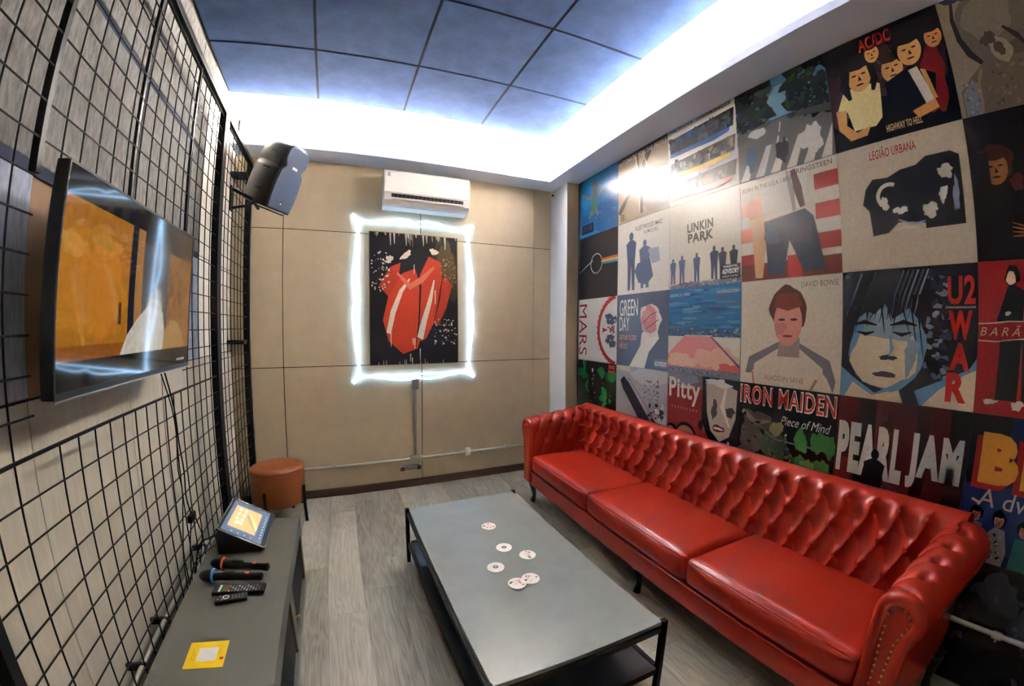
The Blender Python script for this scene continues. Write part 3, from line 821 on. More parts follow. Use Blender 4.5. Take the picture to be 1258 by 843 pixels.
def door(y0, y1, knob):
    d = bpy.data.objects.new('door', None); link(d, mc)
    z0, z1, t = .032, .333, .05
    fr = MB()
    fr.box((X1 - .02, y0, z0), (X1 - .001, y0 + t, z1)); fr.box((X1 - .02, y1 - t, z0), (X1 - .001, y1, z1))
    fr.box((X1 - .02, y0 + t, z0), (X1 - .001, y1 - t, z0 + .035)); fr.box((X1 - .02, y0 + t, z1 - .015), (X1 - .001, y1 - t, z1))
    fr.build('door_frame', M['laminate'], d, bevel=.001)
    MB().box((X1 - .0195, y1 - t - .004, z0 + .035), (X1 + .0005, y1 - t, z1 - .015)).build('raw_edge', M['brownedge'], d)
    g = MB()
    k = 0
    y = y0 + t + .004
    while y < y1 - t - .004:
        g.box((X1 - .014, y, z0 + .035), (X1 - .011, y + .004, z1 - .015)); y += .013
    z = z0 + .038
    while z < z1 - .016:
        g.box((X1 - .0135, y0 + t, z), (X1 - .0105, y1 - t - .004, z + .004)); z += .013
    stuff(g.build('wire_mesh', M['black'], d))
    MB().box((X1 - .0195, y0 + t, z0 + .035), (X1 - .0185, y1 - t, z1 - .015)).build('backing', M['backing'], d)
    if knob: MB().lathe([(.004, 0), (.004, .008), (.009, .012), (.009, .018), (.004, .021)], (X1 - .001, knob, .18), 14, M=Matrix.Rotation(PI / 2, 4, 'Y')).build('knob', M['brass'], d, smooth=40)
door(-1.83, Y1 - .021, -1.795)
door(Y0 + .021, -1.832, None)

# tablet on a wedge stand
tb = thing('tablet_terminal', 'black tablet on a wedge base with an orange touch screen lit up', 'tablet', (.23, -1.42, ZT))
lo, hi = Vector((.340, 0, .418)), Vector((.135, 0, .535))
ex = (lo - hi); Ls = ex.length; ex = ex.normalized(); en = Vector((-ex.z, 0, ex.x)); en = en if en.z > 0 else -en
yA, yB = -1.60, -1.235
wd = [(.125, ZT + .0006), (.318, ZT + .0006), (.334, ZT + .012), (.140, .520), (.122, .50)]
MB().prism(wd, lambda u, v, t: Vector((u, t, v)), yA + .012, yB - .012).build('wedge_base', M['blackplastic'], tb, bevel=.006)
T4 = Matrix(((ex.x, 0, en.x, hi.x), (0, 1, 0, 0), (ex.z, 0, en.z, hi.z), (0, 0, 0, 1)))
MB().rbox((0, yA, -.012), (Ls, yB, .0), .006, (4, 4, 3), M=T4).build('tablet_body', M['blackplastic'], tb, smooth=40)
rim = [(.012, yA + .004), (Ls - .012, yA + .004), (Ls - .004, yA + .012), (Ls - .004, yB - .012), (Ls - .012, yB - .004), (.012, yB - .004), (.004, yB - .012), (.004, yA + .012)]
MB().tube([T4 @ Vector((u, v, .0)) for u, v in rim], .0022, 6, closed=True).build('metal_rim', M['steel'], tb, smooth=50)
# picture: u along y towards the camera side first, v up the slope
a = Art((84, 100, 120), 5)
a.rect(.1, .16, .9, .92, (92, 110, 132)); a.rect(.17, .2, .86, .9, (226, 172, 118))
a.add([(.2, .2), (.34, .2), (.7, .52), (.62, .56)], (150, 160, 130)); a.add([(.26, .2), (.42, .2), (.74, .46), (.7, .5)], (236, 196, 132))
for k in range(3):
    for j in range(2): a.blob(.46 + .15 * k, .62 + .14 * j, .05, .035, (246, 232, 206), .3)
a.blob(.35, .68, .05, .09, (246, 226, 196), .4)
for k in range(9): a.rect(.14 + .085 * k, .05, .165 + .085 * k, .085, (222, 228, 236))
for k in range(4): a.rect(.05, .25 + .16 * k, .075, .28 + .16 * k, (210, 216, 226))
a.rect(.05, .12, .08, .16, (200, 70, 60)); a.rect(.93, .3, .96, .6, (70, 84, 104))
m = MB(); a.emit(m, T4 @ Vector((Ls - .028, yA + .016, .0002)), Vector((0, yB - yA - .032, 0)), -ex * (Ls - .046), en, step=.00003)
m.build('screen', M['screen2'], tb, fix=False)
for y, mt in ((-1.548, M['orange']), (-1.535, M['acwhite'])): MB().cyl((.123, y, .424), (.108, y, .424), .005, 8).build('plug', mt, tb)

# microphones
def microphone(loc, yaw_, ring, label):
    o = thing('microphone', label, 'microphone', loc, (0, 0, yaw_), 'microphones on the cabinet')
    R = Matrix.Rotation(PI / 2, 4, 'Y')
    MB().lathe([(.001, -.004), (.012, -.002), (.021, .010), (.0245, .026), (.0245, .042), (.020, .056)], (0, 0, 0), 20, M=R).build('head', mat_head, o, smooth=40, local=True)
    MB().lathe([(.0205, .056), (.0185, .062), (.0185, .12), (.0165, .14), (.0165, .232), (.0175, .236), (.0175, .252), (.012, .256)], (0, 0, 0), 20, M=R).build('body', M['blackplastic'], o, smooth=35, local=True)
    P = []
    for k in range(9):
        t = 2 * PI * k / 8; P.append((.0545 if k % 2 else .058, .0265 * math.cos(t), .0265 * math.sin(t)))
    MB().tube([(.056, .0265 * math.cos(2 * PI * k / 8 + .39), .0265 * math.sin(2 * PI * k / 8 + .39)) for k in range(8)], .0048, 8, closed=True).build('anti_roll_ring', ring, o, smooth=50, local=True)
    MB().rbox((.10, -.008, .017), (.145, .008, .0225), .002, (3, 3, 2)).build('switch', M['blackplastic'], o, smooth=40, local=True)
    MB().box((.188, -.007, .0145), (.204, .007, .0172)).build('orange_label', M['orange'], o, local=True)
    return o
mat_head = mat('mic_grille', (20, 20, 22), .5, metal=.5, bump=.6, bscale=900)
microphone((.135, -1.716, ZT + .031), math.radians(-17), M['orange'], 'black microphone with an orange ring, nearer the tablet')
microphone((.112, -1.812, ZT + .031), math.radians(-10), M['blue'], 'black microphone with a blue ring, nearer the remotes')

# remote controls
keys = {k: mat('key_' + k, c, .5) for k, c in dict(white=(210, 210, 205), red=(196, 50, 40), green=(40, 130, 70), orange=(220, 100, 40), dim=(120, 120, 122), blue=(90, 130, 190)).items()}
def remote(loc, yaw_, L, wd, label, build_keys):
    o = thing('remote_control', label, 'remote control', loc, (0, 0, yaw_), 'remote controls on the cabinet')
    MB().rbox((0, -wd / 2, .0004), (L, wd / 2, .018), .005, (5, 4, 3)).build('case', M['blackplastic'], o, smooth=40, local=True)
    build_keys(o, L, wd)
    return o
def keys_big(o, L, wd):
    for i in range(11):
        for j in range(4):
            u = .068 + i * .0115; v = -wd / 2 + .009 + j * .0105
            c = 'red' if (i == 10 and j == 3) else 'blue' if (i == 10 and j == 0) else 'dim' if (i + j) % 3 else 'white'
            MB().box((u - .003, v - .0028, .0178), (u + .003, v + .0028, .0192)).build('key', keys[c], o, local=True)
    for k, (u, c) in enumerate(((.03, 'white'), (.041, 'green'), (.05, 'green'), (.058, 'red'))):
        MB().box((u - .0042, -wd / 2 + .006, .0178), (u + .0042, wd / 2 - .006, .0190)).build('strip_key', keys[c], o, local=True)
def keys_small(o, L, wd):
    MB().tube([(.043 + .0105 * math.cos(2 * PI * k / 16), .0105 * math.sin(2 * PI * k / 16), .0185) for k in range(16)], .0028, 6, closed=True).build('ring_key', keys['white'], o, smooth=50, local=True)
    MB().box((.010, -.012, .0178), (.017, -.005, .0192)).build('power_key', keys['orange'], o, local=True)
    for u, v in ((.022, .008), (.028, -.012)): MB().box((u - .002, v - .002, .0178), (u + .002, v + .002, .019)).build('key', keys['white'], o, local=True)
    for i in range(4):
        for j in range(3):
            u = .068 + i * .012; v = -.010 + j * .010
            MB().box((u - .003, v - .0025, .0178), (u + .003, v + .0025, .0190)).build('key', keys['dim'], o, local=True)
remote((.178, -1.897, ZT), math.radians(-4), .203, .056, 'longer black remote with a green and red key strip, beside the blue microphone', keys_big)
remote((.200, -1.969, ZT), math.radians(7), .121, .042, 'shorter black remote with a white ring key, in front of the longer one', keys_small)

# yellow card (its code is left out)
card = thing('card', 'flat yellow card with a blank white square on the cabinet top', 'card', (.235, -2.26, ZT))
a = Art((240, 200, 14), 2)
a.rect(.28, .25, .77, .75, (236, 232, 224))
a.rect(.86, .27, .96, .37, (206, 60, 30))
for k in range(2): a.rect(.13 + .06 * k, .28, .145 + .06 * k, .76 - .15 * k, (190, 152, 24))
m = MB().box((.172, -2.324, ZT + .0004), (.297, -2.197, ZT + .0012)); m.bm.faces.layers.float_color.new('Col')
for f in m.bm.faces: f[m.bm.faces.layers.float_color['Col']] = (*s2l((236, 196, 14)), 1)
a.emit(m, (.172, -2.324, ZT + .0013), (.125, 0, 0), (0, .127, 0), (0, 0, 1), step=.00002); m.build('sheet', M['paper'], card, fix=False)

# ================================================================ coffee table and coasters
th = math.radians(1.15)
ct = thing('coffee_table', 'low coffee table with a grey stone top in a black steel frame', 'coffee table', (1.403, -1.858, 0), (0, 0, th))
a2, b2, zt = .335, .679, .336
MB().box((-a2, -b2, zt - .018), (a2, b2, zt)).build('tabletop', M['stone'], ct, bevel=.0015, local=True)
for sx in (-1, 1):
    for sy in (-1, 1):
        MB().box((sx * a2 - (.002 if sx > 0 else .02), sy * b2 - .011, 0), (sx * a2 + (.02 if sx > 0 else .002), sy * b2 + .011, zt + .004)).build('leg', M['black'], ct, bevel=.001, local=True)
fr = MB()
for sx in (-1, 1): fr.box((sx * a2 - .012, -b2 + .012, zt - .04), (sx * a2 + .012, b2 - .012, zt - .0185))
for sy in (-1, 1): fr.box((-a2 + .012, sy * b2 - .010, zt - .04), (a2 - .012, sy * b2 + .010, zt - .0185))
fr.build('top_frame', M['black'], ct, local=True)
for sx in (-1, 1): MB().box((sx * a2 - .010, -b2 + .012, .10), (sx * a2 + .010, b2 - .012, .128)).build('shelf_rail', M['black'], ct, local=True)
for sy in (-1, 1): MB().box((-a2 + .010, sy * b2 - .010, .10), (a2 - .010, sy * b2 + .010, .128)).build('shelf_rail', M['black'], ct, local=True)
MB().box((-a2 + .011, -b2 + .011, .106), (a2 - .011, b2 - .011, .124)).build('shelf', M['darkboard'], ct, local=True)

def coaster(x, y, z, rz, label, kind, seed):
    o = thing('coaster', label, 'coaster', (x, y, z), (0, 0, rz), 'round coasters on the coffee table')
    MB().lathe([(.036, 0), (.039, .0008), (.039, .0026), (.0385, .003)], (0, 0, 0), 36).build('disc', M['acwhite'], o, smooth=40, local=True)
    a = Art((236, 230, 224), seed); a.it = []; a.n = 0
    a.ell(.5, .5, .485, .485, (238, 232, 226), n=36)
    if kind == 'ring':
        a.ell(.5, .5, .16, .16, (92, 88, 88)); a.ell(.5, .5, .06, .06, (214, 204, 200))
        a.specks(.2, .2, .8, .8, 16, .008, .016, [(226, 190, 190), (216, 206, 202)])
        a.ell(.5, .5, .16, .16, (92, 88, 88)); a.ell(.5, .5, .06, .06, (214, 204, 200))
    else:
        for k in range(7):
            r = a.rd.uniform(.1, .36); t = a.rd.uniform(0, 6.28)
            a.blob(.5 + r * math.cos(t), .5 + r * math.sin(t), a.rd.uniform(.05, .11), a.rd.uniform(.03, .08), a.rd.choice([(196, 120, 128), (222, 176, 176), (206, 140, 144), (226, 196, 192)]), .4)
        a.blob(.28, .74, .12, .08, (104, 96, 98), .3)
        a.blob(.68, .2, .07, .05, (150, 46, 76), .4)
    m = MB(); a.emit(m, (-.039, -.039, .0031), (.078, 0, 0), (0, .078, 0), (0, 0, 1), step=.000012); m.build('print', M['paper'], o, local=True, fix=False)
ZC = zt + .0004
coaster(1.424, -1.563, ZC, .4, 'pink printed round coaster, the farthest one on the coffee table', 'pink', 3)
coaster(1.421, -1.793, ZC, .0, 'white coaster with a grey centre dot, the farther of two such', 'ring', 4)
coaster(1.499, -1.897, ZC, 2.4, 'pink flowered coaster lying alone nearest the sofa side', 'pink', 5)
coaster(1.324, -1.935, ZC, .6, 'white coaster with a grey centre dot, the nearer of two such', 'ring', 6)
coaster(1.432, -2.072, ZC, 1.0, 'pink flowered coaster partly under another coaster', 'pink', 7)
coaster(1.363, -2.086, ZC + .0032, .3, 'pink flowered coaster lying on top of another coaster', 'pink', 8)

# ================================================================ red button-tufted sofa
sf = thing('sofa', 'long red leather button-tufted sofa with rolled arms along the poster wall', 'sofa', (2.35, -1.95, 0))
def resample(pts, step):
    P = [Vector(p) for p in pts]; d = [0]
    for a_, b_ in zip(P, P[1:]): d.append(d[-1] + (b_ - a_).length)
    n = max(2, int(d[-1] / step)); out = []; k = 0
    for i in range(n + 1):
        q = d[-1] * i / n
        while k < len(d) - 2 and d[k + 1] < q: k += 1
        f = (q - d[k]) / max(1e-9, d[k + 1] - d[k]); out.append(P[k].lerp(P[k + 1], f))
    return out, [d[-1] * i / n for i in range(n + 1)]
def arc2(cu, cv, r, a0, a1, n=24):
    return [(cu + r * math.cos(math.radians(a0 + (a1 - a0) * k / n)), cv + r * math.sin(math.radians(a0 + (a1 - a0) * k / n))) for k in range(n + 1)]
def tufted(base, S, t, name, a_, b_, t_top, t_fade, s0, amp, buttons, rows, flip=False, parent=sf):
    """base[i][j]: points over s index i and t index j; creases of a diamond lattice, plain pleats above the top row"""
    n, m = len(base), len(base[0]); P = []; BT = []
    def height(s, tt):
        if tt > t_top:
            u = abs(math.sin(PI * (s - s0) / a_)); f = u ** .4
            k = min(1, max(0, (t_fade - tt) / (t_fade - t_top)))
            k = k * k * (3 - 2 * k)
            return amp * ((f - 1) * k) * .85
        d = (t_top - tt) / (2 * b_); u = (s - s0) / a_ + d; v = (s - s0) / a_ - d
        fu, fv = abs(math.sin(PI * u)) ** .34, abs(math.sin(PI * v)) ** .34
        e = min(1, max(0, (t_top - tt) / .02))
        return amp * (.66 * (fu - 1) + .46 * (1 - .4 * e) * (fv - 1))
    def nrm(i, j):
        i0, i1, j0, j1 = max(i - 1, 0), min(i + 1, n - 1), max(j - 1, 0), min(j + 1, m - 1)
        q = (base[i1][j] - base[i0][j]).cross(base[i][j1] - base[i][j0]).normalized()
        return -q if flip else q
    lat = []
    for r in range(rows):
        tt = t_top - r * b_; k = -1
        while True:
            k += 1; s = s0 + (k + (.5 if r % 2 else 0)) * a_
            if s > S[-1] - .012: break
            if s > .012: lat.append((s, tt))
    for i in range(n):
        row = []
        for j in range(m):
            h = height(S[i], t[j])
            for s, tt in lat:
                if abs(S[i] - s) < .03 and abs(t[j] - tt) < .03: h -= .026 * math.exp(-((S[i] - s) ** 2 + (t[j] - tt) ** 2) / .00030)
            row.append(base[i][j] + nrm(i, j) * h)
        P.append(row)
    o = MB(); o.grid(P); ob = o.build(name, M['leather'], parent, smooth=75)
    bt = MB()
    for s, tt in lat:
        i = min(range(n), key=lambda q: abs(S[q] - s)); j = min(range(m), key=lambda q: abs(t[q] - tt))
        z = nrm(i, j); c_ = P[i][j] + z * .001
        R = z.to_track_quat('Z', 'Y').to_matrix().to_4x4()
        bt.lathe([(.0085, -.002), (.0085, .001), (.006, .0035), (.0005, .0045)], c_, 8, M=R)
    if lat: stuff(bt.build('buttons', M['leather'], ob, smooth=50))
    return ob
YI0, YI1 = -.787, -3.112          # inner faces of the arms
# backrest
prof = [(2.478, .34), (2.492, .42), (2.512, .52), (2.532, .60)] + arc2(2.628, .678, .092, 196, 0, 26) + [(2.722, .60), (2.725, .18)]
bp, bt_ = resample([(x, 0, z) for x, z in prof], .0055)
yb0, yb1 = YI0 + .095, YI1 - .095
nS = 560; S = [(yb0 - yb1) * i / nS for i in range(nS + 1)]
def zsag(s): return 0
base = [[Vector((p.x, yb0 - s, p.z)) for p in bp] for s in S]
jt = min(range(len(bp)), key=lambda j: abs(bp[j].z - .722) + (9 if bp[j].x > 2.62 else 0))
tufted(base, S, bt_, 'backrest', .1062, .118, bt_[jt], bt_[jt] + .062, .055, .043, True, 4, flip=True)
# arms
def arm(yin, sgn, name):
    n = 110; xs_ = [2.062 + (2.60 - 2.062) * i / n for i in range(n + 1)]
    rows_ = []; tt = None
    for x in xs_:
        f = (x - xs_[0]) / (xs_[-1] - xs_[0])
        r = .083 + .016 * f; cz = .607 + .052 * f
        pr = [(0, .19), (.0, .40), (-.004, .50)] + arc2(r - .006, cz, r, 180, -35, 34) + [(.118, cz - .075), (.112, cz - .11), (.11, .19)]
        rp, rt = resample([(u, v, 0) for u, v in pr], .0062 * (1 + .0 * f))
        if tt is None: N = len(rp); tt = rt
        else:
            q, qt = resample([(u, v, 0) for u, v in pr], 1e9)
            P_ = [Vector((u, v, 0)) for u, v in pr]
            d = [0]
            for a_, b_ in zip(P_, P_[1:]): d.append(d[-1] + (b_ - a_).length)
            rp = []; k = 0
            for i in range(N):
                w_ = d[-1] * i / (N - 1)
                while k < len(d) - 2 and d[k + 1] < w_: k += 1
                rp.append(P_[k].lerp(P_[k + 1], (w_ - d[k]) / max(1e-9, d[k + 1] - d[k])))
        rows_.append([Vector((x, yin + sgn * p.x, p.y)) for p in rp])
    S_ = [x - xs_[0] for x in xs_]
    j = max(range(N), key=lambda q: rows_[0][q].z)
    ob = tufted(rows_, S_, tt, name, .108, .112, tt[j] + .0, tt[j] + .06, .118, .026, True, 3, flip=(sgn < 0))
    # soften the front: cap, rolled rim, inset panel with nails
    front = rows_[0]; x0 = xs_[0]
    pts = [(p.y, p.z) for p in front[::3]]
    MB().prism(pts, lambda u, v, t: Vector((t, u, v)), x0 + .012, x0 - .006).build('front_facing', M['leather'], ob, bevel=.004)
    r = .083; cz = .607; cyy = yin + sgn * (r - .006)
    rim = [(yin + sgn * .022, .20), (yin + sgn * .022, .42), (yin + sgn * .017, .50)] + [(yin + sgn * (u), v) for u, v in arc2(r - .006, cz, r - .024, 180, -35, 22)] + [(yin + sgn * .105, cz - .085), (yin + sgn * .100, .42), (yin + sgn * .098, .20)]
    MB().tube([(x0 - .002, u, v) for u, v in rim], .024, 12).build('rolled_rim', M['leather'], ob, smooth=60)
    inner = [(yin + sgn * .043, .195), (yin + sgn * .042, .42), (yin + sgn * .036, .52)] + [(yin + sgn * u, v) for u, v in arc2(r - .004, cz, r - .042, 170, -40, 18)] + [(yin + sgn * .090, cz - .085), (yin + sgn * .085, .42), (yin + sgn * .083, .195)]
    MB().prism(inner, lambda u, v, t: Vector((t, u, v)), x0 + .002, x0 - .016).build('inset_panel', M['leather'], ob, bevel=.002)
    nl = MB(); q, _ = resample([(0, u, v) for u, v in inner], .023)
    c2 = Vector((0, cyy, .5))
    for p in q:
        d = Vector((0, (yin + sgn * .054) - p.y, (cz if p.z > cz else p.z) - p.z)); d = d.normalized() * .006 if d.length > 1e-6 else d
        nl.lathe([(.0042, -.001), (.0038, .0015), (.0022, .003), (.0003, .0035)], (x0 - .0165, p.y + d.y, p.z + d.z), 8, M=Matrix.Rotation(-PI / 2, 4, 'Y'))
    stuff(nl.build('nail_heads', M['brass'], ob, smooth=50))
    MB().box((xs_[-1] - .02, min(yin + sgn * .004, yin + sgn * .105), .19), (2.70, max(yin + sgn * .004, yin + sgn * .105), .62)).build('rear_block', M['leather'], ob, bevel=.01)
    return ob
arm(YI0, 1, 'armrest'); arm(YI1, -1, 'armrest')
# base rail
MB().rbox((2.055, YI1 - .108, .172), (2.715, YI0 + .108, .287), .012, (4, 4, 4)).build('base_rail', M['leather'], sf, smooth=50)
MB().tube([(2.0545, YI1 - .10, .280), (2.0545, YI0 + .10, .280)], .0055, 8).build('piping', M['leather'], sf, smooth=60)
# cushions
cyb = [YI0 - .002, -1.548, -2.338, YI1 + .002]
for k in range(3):
    ya, yb = cyb[k + 1] + .0015, cyb[k] - .0015
    def puff(p, q):
        # soft front face and slightly crowned top
        if q[0] < -.95: p.x -= .010 * (1 - q[1] ** 4) * (1 - q[2] ** 2)
        p.z += .004 * noise.noise(Vector((p.x * 5, p.y * 5, k * 7.0)))if q[2] > .9 else 0
        return p
    cu = MB().rbox((2.046, ya, .288), (2.535, yb, .420), .032, (22, 30, 10), dome=.016, f=puff).build('seat_cushion', M['leather'], sf, smooth=80)
    for z in (.409,):
        MB().tube([(2.0525, ya + .02, z), (2.0525, yb - .02, z)], .0030, 6).build('seam', M['leather'], cu, smooth=60)
# feet
for x, dx in ((2.125, -1), (2.655, 1)):
    for y in (-.685, -1.965, -3.215):
        f = MB(); dy = 0
        f.tube([(x, y, .175), (x + dx * .014, y, .145), (x + dx * .004, y, .095), (x - dx * .004, y, .05), (x + dx * .004, y, .022), (x + dx * .010, y, .0)], [.034, .030, .020, .0145, .019, .022], 12)
        f.build('foot', M['foot'], sf, smooth=60)

# ================================================================ posters
PY0, PS, PZ2 = -0.344, 0.558, 1.6676
rz = [2.7518, 2.2256, 1.6676, 1.1096, .5516, .004]
def poster(col, row, art, label, hi=None):
    y0 = PY0 - col * PS - .0008; y1 = PY0 - (col + 1) * PS + .0008
    z1 = rz[row] - .0008; z0 = rz[row + 1] + .0008
    m = MB().box((W - .0022, y1, z0), (W + .0035, y0, z1))
    lay = m.bm.faces.layers.float_color.new('Col')
    for f in m.bm.faces: f[lay] = (*s2l(art.it[0][2]), 1)
    art.emit(m, (W - .0024, y0, z0), (0, y1 - y0, 0), (0, 0, z1 - z0), (-1, 0, 0), step=.00004)
    o = m.build('poster', M['poster'], fix=False)
    tag(o, label, 'poster', 'posters covering the right wall')
    return o
INK = (18, 20, 26); CREAM = (206, 196, 180); SLATE = (70, 80, 108)

# --- top row
a = Art((22, 98, 152), 21)
a.blob(.2, .75, .3, .3, (26, 116, 172), .3); a.blob(.7, .25, .4, .3, (18, 78, 132), .3); a.blob(.25, .2, .22, .16, (20, 86, 142), .3)
a.specks(.3, .1, .95, .6, 60, .004, .010, [(60, 136, 184), (90, 160, 200)], .4)
a.stroke([(.06, .74), (.2, .66), (.34, .62), (.52, .64), (.66, .70)], [.05, .04, .07, .05, .03], (112, 104, 84))
a.blob(.40, .52, .10, .20, (60, 104, 96), .2, rot=-.2); a.blob(.42, .78, .08, .13, (98, 84, 78), .2)
a.stroke([(.36, .4), (.26, .3)], .05, (96, 110, 96)); a.stroke([(.46, .4), (.50, .30)], .05, (90, 112, 104))
a.rect(.05, .06, .38, .21, (12, 22, 44)); [a.rect(.08 + .055 * k, .09, .105 + .055 * k, .19, (44, 74, 114)) for k in range(5)]
poster(0, 0, a, 'deep blue underwater poster in the far top corner')
a = Art((148, 132, 112), 22)
a.blob(.5, .45, .4, .4, (164, 146, 122), .2); a.blob(.8, .2, .25, .2, (140, 126, 108), .3)
a.stroke([(.02, .16), (.2, .36), (.42, .56), (.62, .84), (.70, 1)], [.09, .07, .05, .09, .15], (60, 52, 46))
a.stroke([(.40, 1), (.44, .7), (.47, .42), (.5, .06)], [.06, .05, .12, .05], (74, 64, 56)); a.stroke([(.38, .95), (.44, .6), (.46, .1)], [.02, .03, .012], (212, 204, 190))
a.stroke([(.5, .58), (.75, .62), (.98, .60)], [.05, .08, .02], (112, 98, 84)); a.stroke([(.52, .95), (.64, .62)], [.012, .02], (200, 192, 178))
a.rect(0, .93, 1, 1, (54, 50, 48)); a.text('AUTOMATIC FOR THE PEOPLE', .02, .885, .98, .955, (196, 190, 180), .02)
a.text('R.E.M.', .43, .50, .72, .60, (216, 208, 194), .01); a.text('8', .05, .04, .14, .14, (70, 62, 54), .02)
poster(1, 0, a, 'tan poster crossed by dark jagged star strokes, top row')
a = Art((208, 204, 196), 23)
for (v0, v1, cb, cc) in ((.61, .92, (34, 84, 150), [(24, 26, 34), (40, 60, 96), (70, 74, 84), (34, 96, 168), (52, 50, 56)]), (.32, .60, (212, 178, 36), [(60, 52, 40), (86, 78, 58), (120, 108, 74), (44, 38, 34), (150, 140, 108)]), (.045, .31, (186, 96, 60), [(70, 54, 46), (110, 84, 66), (180, 110, 76), (54, 44, 40), (150, 132, 112)])):
    a.add([(.03, v0 + .03), (.96, v0 + .08), (.985, v1 - .02), (.04, v1 - .05)], cc[0])
    for k in range(46):
        u = a.rd.uniform(.05, .93); a.blob(u, a.rd.uniform(v0 + .09, v1 - .07), a.rd.uniform(.015, .05), a.rd.uniform(.02, .06), a.rd.choice(cc), .4, 9)
    a.add([(.03, v0 + .02), (.4, v0 + .01), (.7, v0 + .0), (.90, v0 + .03), (.92, v0 + .075), (.5, v0 + .065), (.03, v0 + .07)], cb)
a.text('THE POLICE', .04, .945, .42, .985, (30, 100, 160), .02); a.text('SYNCHRONICITY', .48, .945, .96, .985, (40, 36, 40), .02)
poster(2, 0, a, 'white poster with three photo strips edged blue, yellow and red')
a = Art((96, 92, 88), 24)
a.rect(0, .55, 1, 1, (64, 108, 140)); a.blob(.5, .68, .16, .2, (110, 150, 172), .2)
for k in range(90):
    u = a.rd.choice([a.rd.uniform(0, .36), a.rd.uniform(.62, 1)]); v = a.rd.uniform(.46, 1.0)
    a.blob(u, v, a.rd.uniform(.04, .10), a.rd.uniform(.04, .09), a.rd.choice([(20, 28, 24), (30, 40, 30), (14, 18, 20), (44, 54, 40)]), .4, 9)
a.specks(0, .5, .34, .95, 40, .006, .014, [(70, 80, 60), (60, 74, 66)], .5); a.specks(.64, .5, 1, .95, 40, .006, .014, [(66, 76, 60), (54, 64, 58)], .5)
a.add([(0, .52), (.40, .55), (.60, .55), (1, .50), (1, .42), (.60, .50), (.36, .50), (0, .40)], (72, 70, 66))
a.add([(.40, .53), (.56, .53), (1, .34), (1, 0), (0, 0), (0, .30)], (98, 96, 94))
a.blob(.24, .47, .10, .05, (196, 196, 192), .15); a.blob(.62, .52, .05, .03, (40, 42, 48), .2)
for k in range(6):
    u = .02 + .17 * k; a.add([(u, 0), (u + .10, 0), (u + .20, .30), (u + .14, .30)], (206, 200, 190))
a.stroke([(.5, .5), (.48, .40)], .012, (210, 206, 198)); a.stroke([(.47, .36), (.45, .28)], .018, (210, 206, 198))
a.blob(.16, .22, .07, .12, (52, 76, 110), .3); a.blob(.80, .22, .09, .16, (210, 204, 194), .3); a.blob(.50, .20, .06, .13, (26, 28, 38), .3)
poster(3, 0, a, 'poster of a tree lined street with white road stripes, top row')
a = Art((14, 14, 18), 25)
a.blob(.62, .62, .40, .30, (52, 34, 30), .2); a.blob(.86, .40, .10, .30, (120, 26, 24), .2); a.blob(.08, .45, .09, .3, (66, 40, 44), .2)
SK = (206, 152, 90)
a.add([(.05, .36), (.12, .52), (.22, .60), (.36, .56), (.44, .5), (.42, .2), (.36, .14), (.18, .15), (.14, .34)], (222, 204, 140))
a.add([(.04, .38), (.13, .36), (.12, .22), (.2, .13), (.32, .16), (.28, .08), (.14, .07), (.05, .2)], SK)
a.face_of(.28, .64, .15, SK, (34, 24, 24), (46, 26, 20)); a.stroke([(.18, .72), (.14, .58), (.18, .44)], [.06, .09, .03], (30, 22, 24)); a.stroke([(.38, .72), (.41, .58), (.38, .46)], [.05, .07, .03], (30, 22, 24))
a.face_of(.42, .80, .09, SK, (38, 28, 26), (60, 32, 22)); a.face_of(.56, .60, .13, SK, (52, 36, 26), (60, 32, 22))
a.add([(.48, .48), (.70, .56), (.88, .42), (.84, .16), (.50, .10)], (20, 20, 28))
a.add([(.68, .52), (.75, .53), (.84, .22), (.77, .20)], (206, 196, 186)); a.add([(.77, .5), (.81, .48), (.86, .22), (.83, .22)], (190, 140, 70))
a.face_of(.72, .70, .14, SK, (18, 18, 24), (60, 30, 24)); a.blob(.72, .84, .17, .07, (16, 16, 22), .1)
a.face_of(.92, .74, .10, (188, 120, 66), (32, 24, 26), (60, 32, 24))
a.add([(.66, .17), (.84, .22), (.86, .14), (.70, .10)], (214, 146, 84))
a.text('AC/DC', .32, .845, .60, .965, (176, 40, 34), .025, slope=0); a.text('HIGHWAY TO HELL', .44, .055, .72, .115, (216, 176, 110), .015)
poster(4, 0, a, 'dark band group poster with red title and a cream shirt')
a = Art((142, 126, 104), 26)
a.blob(.62, .68, .55, .42, (108, 98, 84), .05); a.blob(.34, .76, .18, .22, (126, 116, 98), .15); a.blob(.5, .35, .12, .12, (92, 80, 66), .2)
a.stroke([(.12, 1), (.085, .8), (.10, .62), (.15, .48), (.22, .38), (.27, .36)], [.02, .03, .04, .05, .03, .01], (54, 48, 50))
a.add([(.03, .2), (.12, .30), (.24, .40), (.5, .38), (1, .36), (1, 0), (.03, 0)], (108, 94, 78)); a.add([(.04, .18), (.12, .28), (.16, .2), (.15, 0), (.04, 0)], (116, 120, 130))
a.stroke([(.20, .34), (.155, .22), (.16, .1), (.15, 0)], [.02, .03, .025, .02], (136, 118, 94))
a.blob(.37, .45, .07, .11, (150, 134, 110), .12, rot=.5); a.blob(.36, .46, .035, .06, (88, 72, 60), .2, rot=.5); a.blob(.30, .56, .05, .06, (84, 72, 62), .3)
a.specks(.05, 0, .16, .26, 26, .005, .010, [(88, 90, 98), (150, 150, 152)], .5); a.specks(.2, .02, .6, .34, 34, .008, .018, [(92, 78, 66), (126, 110, 92)], .5); a.stroke([(.42, .62), (.5, .52), (.54, .44)], [.02, .04, .02], (58, 48, 44))
a.blob(.16, .98, .10, .05, (52, 66, 84), .3)
poster(5, 0, a, 'sepia poster of a shaved head from behind, top row')

